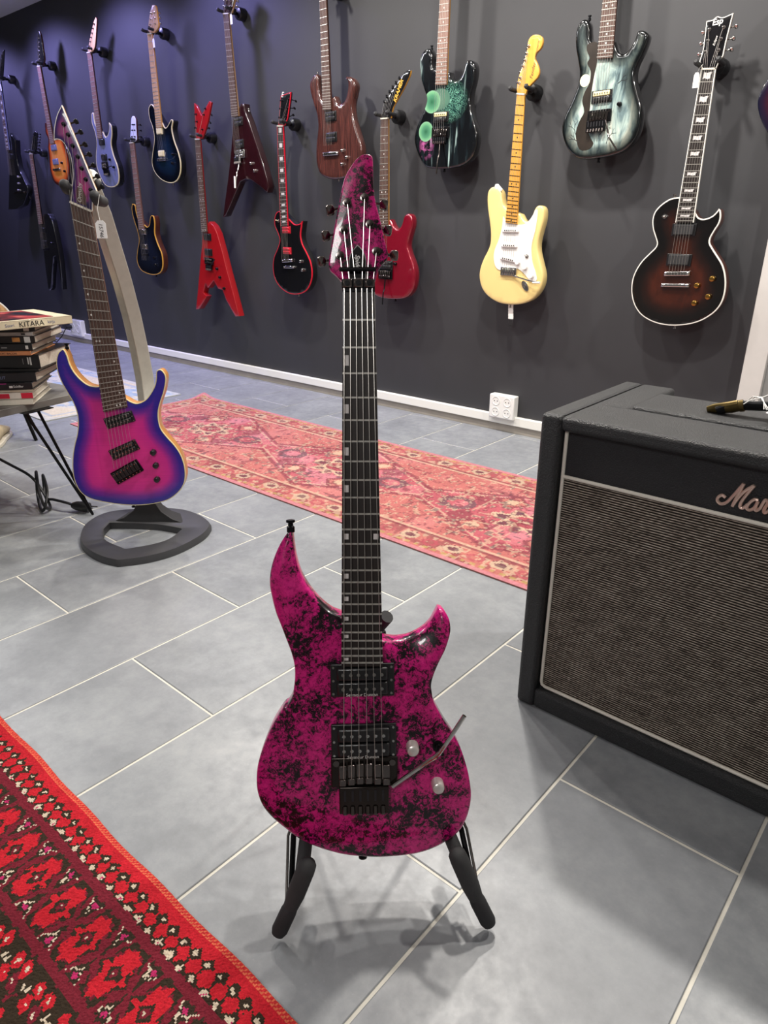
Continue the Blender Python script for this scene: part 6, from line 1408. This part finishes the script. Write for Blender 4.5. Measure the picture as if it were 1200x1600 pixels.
tc_ = MB().box((0, 0, 0), (0.06, 0.03, 0.001)).build('card', 'paper_white', pt); tc_.location = (0.055, -0.025, -0.012); tc_.rotation_euler = (0.1, 0.1, -0.2)

# ------------------------------------------------------------------ sockets
def socket(x, z0, w_, h_, n_x, n_z, label):
    s = empty('wall_socket', (x, WALL, z0)); tag(s, label, 'socket')
    MB().box((0, -0.021, h_ / 2), (w_, 0.042, h_)).build('socket_box', 'white_plastic', s, 0.005, 3)
    for i in range(n_x):
        for j in range(n_z):
            cx, cz = (i - (n_x - 1) / 2) * w_ / n_x * 0.92, h_ / 2 + (j - (n_z - 1) / 2) * h_ / n_z * 0.92; r0 = min(w_ / n_x, h_ / n_z) * 0.38
            u = MB().dome((cx, -0.0415, cz), (0, -1, 0), [(0, r0), (0.002, r0), (0.002, r0 * 0.86), (0.0003, r0 * 0.82), (0.0003, 0.001)], 20).build('outlet', 'white_plastic', s)
            for sx in (-1, 1): MB().cyl((cx + sx * r0 * 0.38, -0.0417, cz), (cx + sx * r0 * 0.38, -0.0424, cz), 0.0026, n=8).build('hole', 'ink', u)
    return s
socket(-1.705, 0.068, 0.135, 0.112, 2, 2, 'white four-outlet wall socket on the baseboard behind the pink runner')
s2 = socket(-5.87, 0.055, 0.19, 0.13, 2, 1, 'white wall socket with black plug at the far left by the books')
pl = MB().tube([(-0.07, -0.045, 0.07), (-0.07, -0.085, 0.07)], [0.018, 0.014], 10).build('plug', 'black_plastic', s2)
MB().tube([(-0.07, -0.085, 0.07), (-0.08, -0.13, 0.0), (-0.13, -0.16, -0.05), (-0.3, -0.12, -0.052), (-0.45, -0.05, -0.052)], 0.004, 8).build('cable', 'cord_black', s2)

# ------------------------------------------------------------------ table with hairpin legs
TA = R(9.8); TZ = 0.40
tb = empty('side_table', (-2.58, 0.62, 0), (0, 0, TA)); tag(tb, 'grey side table with black hairpin legs under the books', 'table')
ot = spline([(0.355, -0.40), (0.355, 0.37), (0.345, 0.425), (0.30, 0.445), (-0.30, 0.445), (-0.345, 0.425), (-0.355, 0.37), (-0.355, -0.40), (-0.30, -0.44), (0.30, -0.44)], 4)
mb = MB(); A = ccw(ot); n = len(A); mb.ring_loft([[(x[0], x[1], TZ - 0.022) for x in A], [(x[0], x[1], TZ) for x in A]], True); mb.build('table_top', 'table_grey', tb, 0.001, 1)
Mi = (Matrix.Translation(tb.location) @ Matrix.Rotation(TA, 4, 'Z')).inverted()
def hairpin(fx_, fy_, tx_, ty_, sx):
    f = Mi @ Vector((fx_, fy_, 0.005)); p0 = Mi @ Vector((tx_, ty_, TZ - 0.022)); p1 = Mi @ Vector((tx_ + sx[0], ty_ + sx[1], TZ - 0.022)); g = Vector((0, 0, 0.006))
    MB().tube([p0, f.lerp(p0, 0.04) , f, f.lerp(p1, 0.04), p1], 0.005, 10).build('hairpin_leg', 'black_metal', tb)
    m = (p0 + p1) / 2; MB().box((m.x, m.y, TZ - 0.0235), (0.10, 0.10, 0.003)).build('leg_plate', 'black_metal', tb)
hairpin(-2.203, 1.002, -2.265, 0.872, (-0.06, 0.06)); hairpin(-2.95, 0.98, -2.87, 0.87, (0.06, 0.06)); hairpin(-2.10, 0.22, -2.2, 0.32, (-0.06, 0.05)); hairpin(-2.88, 0.15, -2.80, 0.25, (0.06, 0.05))

# ------------------------------------------------------------------ books, bottom to top
def book(z, t, yr, xs_, ln, dp, cov, spine=None, rot=0.0, label='', deco=()):
    """corner nearest the viewer's right at (xs_, yr); spine faces +x, length runs to -y, pages to -x"""
    key = 'bk_' + cov.strip('#');
    if key not in MATS: plain(key, cov, 0.35, 0, 0.3, var=0.06, vscale=40)
    r_ = empty('book', (xs_, yr, z), (0, 0, TA + R(rot))); tag(r_, label, 'book', 'books stacked on the side table')
    c = 0.0022
    cv_ = MB().box((-dp / 2, -ln / 2, c / 2), (dp, ln, c)).box((-dp / 2, -ln / 2, t - c / 2), (dp, ln, c)).box((-c / 2, -ln / 2, t / 2), (c, ln, t)); cv_.build('cover', key, r_, 0.0006, 1)
    MB().box((-dp / 2 + 0.001, -ln / 2, t / 2), (dp - 0.010, ln - 0.008, t - 2 * c)).build('pages', 'pages', r_)
    for kind, *a in deco:
        if kind == 'txt':
            s, size, back, col = a; M4 = Matrix.Translation((0.0004, -back, t * 0.5 - size * 0.35)) @ Matrix.Rotation(R(90), 4, 'Z') @ Matrix.Rotation(R(90), 4, 'X')
            text('lettering', s, size, (0, 0, 0), col, r_, ext=0.0002, mtx=M4)
        elif kind == 'box':
            col, y0, y1, z0, z1 = a
            k2 = 'bk_' + col.strip('#')
            if k2 not in MATS: plain(k2, col, 0.4)
            MB().box((0.0002, -(y0 + y1) / 2, t * (z0 + z1) / 2), (0.0008, y1 - y0, t * (z1 - z0))).build('spine_label', k2, r_)
    return r_
z = TZ + 0.0005
def nx(t): 
    global z
    z0 = z; z += t + 0.0003; return z0
XB = -2.243
book(nx(.018), .018, .895, XB, .30, .23, '#d9d3c4', rot=-48, label='white book at the bottom of the stack on the table')
book(nx(.021), .021, .898, XB, .27, .20, '#d6cec2', rot=-48, label='white book with red spine labels near the stack bottom', deco=[('box', '#c8243c', 0.0, 0.034, 0.1, 0.9), ('box', '#c8243c', 0.068, 0.10, 0.15, 0.85)])
book(nx(.007), .007, .900, XB, .27, .20, '#b8a894', rot=-48, label='thin beige book above the red-labelled book')
book(nx(.021), .021, .902, XB, .29, .21, '#17171a', rot=-50, label='black book with white Schiffer lettering on its spine', deco=[('txt', 'Schiffer', 0.010, 0.056, 'print_white'), ('box', '#d9d6d2', 0.058, 0.068, 0.3, 0.6), ('box', '#a82a7c', 0.075, 0.20, 0.88, 0.97)])
book(nx(.029), .029, .918, XB, .30, .22, '#1b1b1e', rot=-52, label='thick black book with grey MALLIT lettering', deco=[('txt', 'MALLIT', 0.012, 0.13, 'silver_grey')])
book(nx(.009), .009, .930, XB, .31, .22, '#151517', rot=-58, label='thin black book in the middle of the stack')
book(nx(.043), .043, .938, XB, .31, .23, '#131315', rot=-60, label='thickest black book in the stack with white marks', deco=[('box', '#c9c9c6', 0.026, 0.031, 0.25, 0.8), ('box', '#c9c9c6', 0.034, 0.038, 0.3, 0.8), ('box', '#8a8a8a', 0.052, 0.053, 0.3, 0.7)])
book(nx(.013), .013, .916, XB, .28, .21, '#d08a5c', rot=-54, label='salmon spined book reading FORT BACON', deco=[('txt', 'FORT BACON', 0.0085, 0.095, 'ink')])
book(nx(.021), .021, .924, XB, .28, .22, '#1a1a1c', rot=-54, label='black book just above the salmon book', deco=[('box', '#8a8a8a', 0.075, 0.092, 0.4, 0.55), ('box', '#d8d8d4', 0.012, 0.02, 0.25, 0.75)])
book(nx(.022), .022, .936, XB, .28, .24, '#201a18', rot=-55, label='black book with orange picture on its spine', deco=[('box', '#c98a4a', 0.045, 0.068, 0.2, 0.8), ('box', '#d8d8d4', 0.014, 0.032, 0.1, 0.9)])
book(nx(.012), .012, .932, XB, .28, .23, '#a8a29e', rot=-54, label='grey-white spined book under the top black book', deco=[('box', '#2a2a2a', 0.022, 0.034, 0.25, 0.75)])
book(nx(.014), .014, .942, XB, .28, .23, '#1a1614', rot=-52, label='slim black book with white pages under the cream book', deco=[('box', '#d8d4cc', 0.018, 0.034, 0.1, 0.9)])
top = book(nx(.024), .024, 1.058, -2.232, .36, .27, '#ddd2b4', rot=-10, label='large cream KITARA book with red picture cover on top of the stack',
           deco=[('txt', 'Suuri', 0.013, 0.205, 'silver_grey'), ('txt', 'KITARA', 0.022, 0.165, 'ink'), ('txt', 'kirja', 0.013, 0.078, 'silver_grey')])
cm, cnt, cb = base('bk_cover_picture', '#a04a44', 0.3, 0, 0.5)
cf = noise(cnt, objco(cnt), 9, 3, 0.5, 0.8); cr = ramp(cnt, [(0.35, '#1d2024'), (0.45, '#6b2a2c'), (0.55, '#c8484a'), (0.66, '#c98a70')]); cnt.links.new(cf, cr.inputs[0]); cnt.links.new(cr.outputs[0], cb.inputs['Base Color'])
MB().box((-0.135, -0.19, 0.0246), (0.235, 0.28, 0.0008)).build('cover_picture', 'bk_cover_picture', top)

# ------------------------------------------------------------------ power cord on the floor, shoe
cb_ = empty('power_cord', (-2.36, 0.93, 0)); tag(cb_, 'coiled black power cord with plug on the tiles beside the table leg', 'cord')
co_ = Vector(cb_.location)
P_ = [(-2.62, 0.62, 0.36), (-2.60, 0.80, 0.22), (-2.55, 0.90, 0.13), (-2.48, 0.935, 0.09), (-2.42, 0.945, 0.03), (-2.36, 0.93, 0.008), (-2.33, 0.90, 0.03), (-2.35, 0.90, 0.08), (-2.42, 0.93, 0.125), (-2.47, 0.945, 0.09), (-2.45, 0.93, 0.03), (-2.38, 0.905, 0.006), (-2.335, 0.90, 0.02), (-2.36, 0.93, 0.07), (-2.42, 0.95, 0.11), (-2.455, 0.96, 0.06), (-2.42, 0.945, 0.025), (-2.37, 0.95, 0.03), (-2.31, 0.965, 0.03), (-2.275, 0.985, 0.02)]
# smooth it in 3D
def spline3(P, sub=5):
    P = [np.array(x) for x in P]; out = []
    for i in range(len(P) - 1):
        p0, p1, p2, p3 = P[max(i - 1, 0)], P[i], P[i + 1], P[min(i + 2, len(P) - 1)]
        for j in range(sub):
            t = j / sub; out.append(0.5 * ((2 * p1) + (-p0 + p2) * t + (2 * p0 - 5 * p1 + 4 * p2 - p3) * t * t + (-p0 + 3 * p1 - 3 * p2 + p3) * t ** 3))
    out.append(P[-1]); return out
MB().tube([Vector(x) - co_ for x in spline3(P_)], 0.0048, 8).build('cable', 'cord_black', cb_)
pg_ = MB().tube([Vector((-2.29, 0.975, 0.022)) - co_, Vector((-2.275, 0.985, 0.021)) - co_, Vector((-2.255, 0.998, 0.020)) - co_, Vector((-2.235, 1.010, 0.019)) - co_], [0.010, 0.017, 0.019, 0.017], 8).build('plug', 'black_plastic', cb_, 0.003)
for s in (-1, 1): MB().tube([Vector((-2.236, 1.010 + s * 0.009, 0.019)) - co_, Vector((-2.218, 1.022 + s * 0.009, 0.018)) - co_], 0.0024, 8).build('plug_pin', 'chrome', pg_)
sh = empty('shoe', (-3.50, 1.23, 0), (0, 0, R(60))); tag(sh, 'pale beige shoe on the floor at the left edge below the table', 'shoe')
rings = []
for s, w_, h_, z0 in ((0.0, 0.012, 0.022, 0.018), (-0.015, 0.034, 0.036, 0.014), (-0.05, 0.046, 0.05, 0.014), (-0.10, 0.045, 0.065, 0.014), (-0.16, 0.036, 0.085, 0.014), (-0.22, 0.036, 0.09, 0.014), (-0.265, 0.03, 0.085, 0.014), (-0.28, 0.012, 0.06, 0.02)):
    rings.append([(w_ * math.cos(2 * math.pi * j / 14), s, z0 + (h_ - z0) * (0.5 + 0.5 * math.sin(2 * math.pi * j / 14))) for j in range(14)])
MB().ring_loft(rings, True).build('upper', 'shoe_beige', sh)
rings = []
for s, w_ in ((0.006, 0.014), (-0.012, 0.038), (-0.05, 0.05), (-0.10, 0.049), (-0.16, 0.040), (-0.22, 0.039), (-0.27, 0.034), (-0.286, 0.014)):
    rings.append([(-w_, s, 0.0), (w_, s, 0.0), (w_, s, 0.018), (-w_, s, 0.018)])
MB().ring_loft(rings, True).build('sole', 'shoe_sole', sh, 0.003)
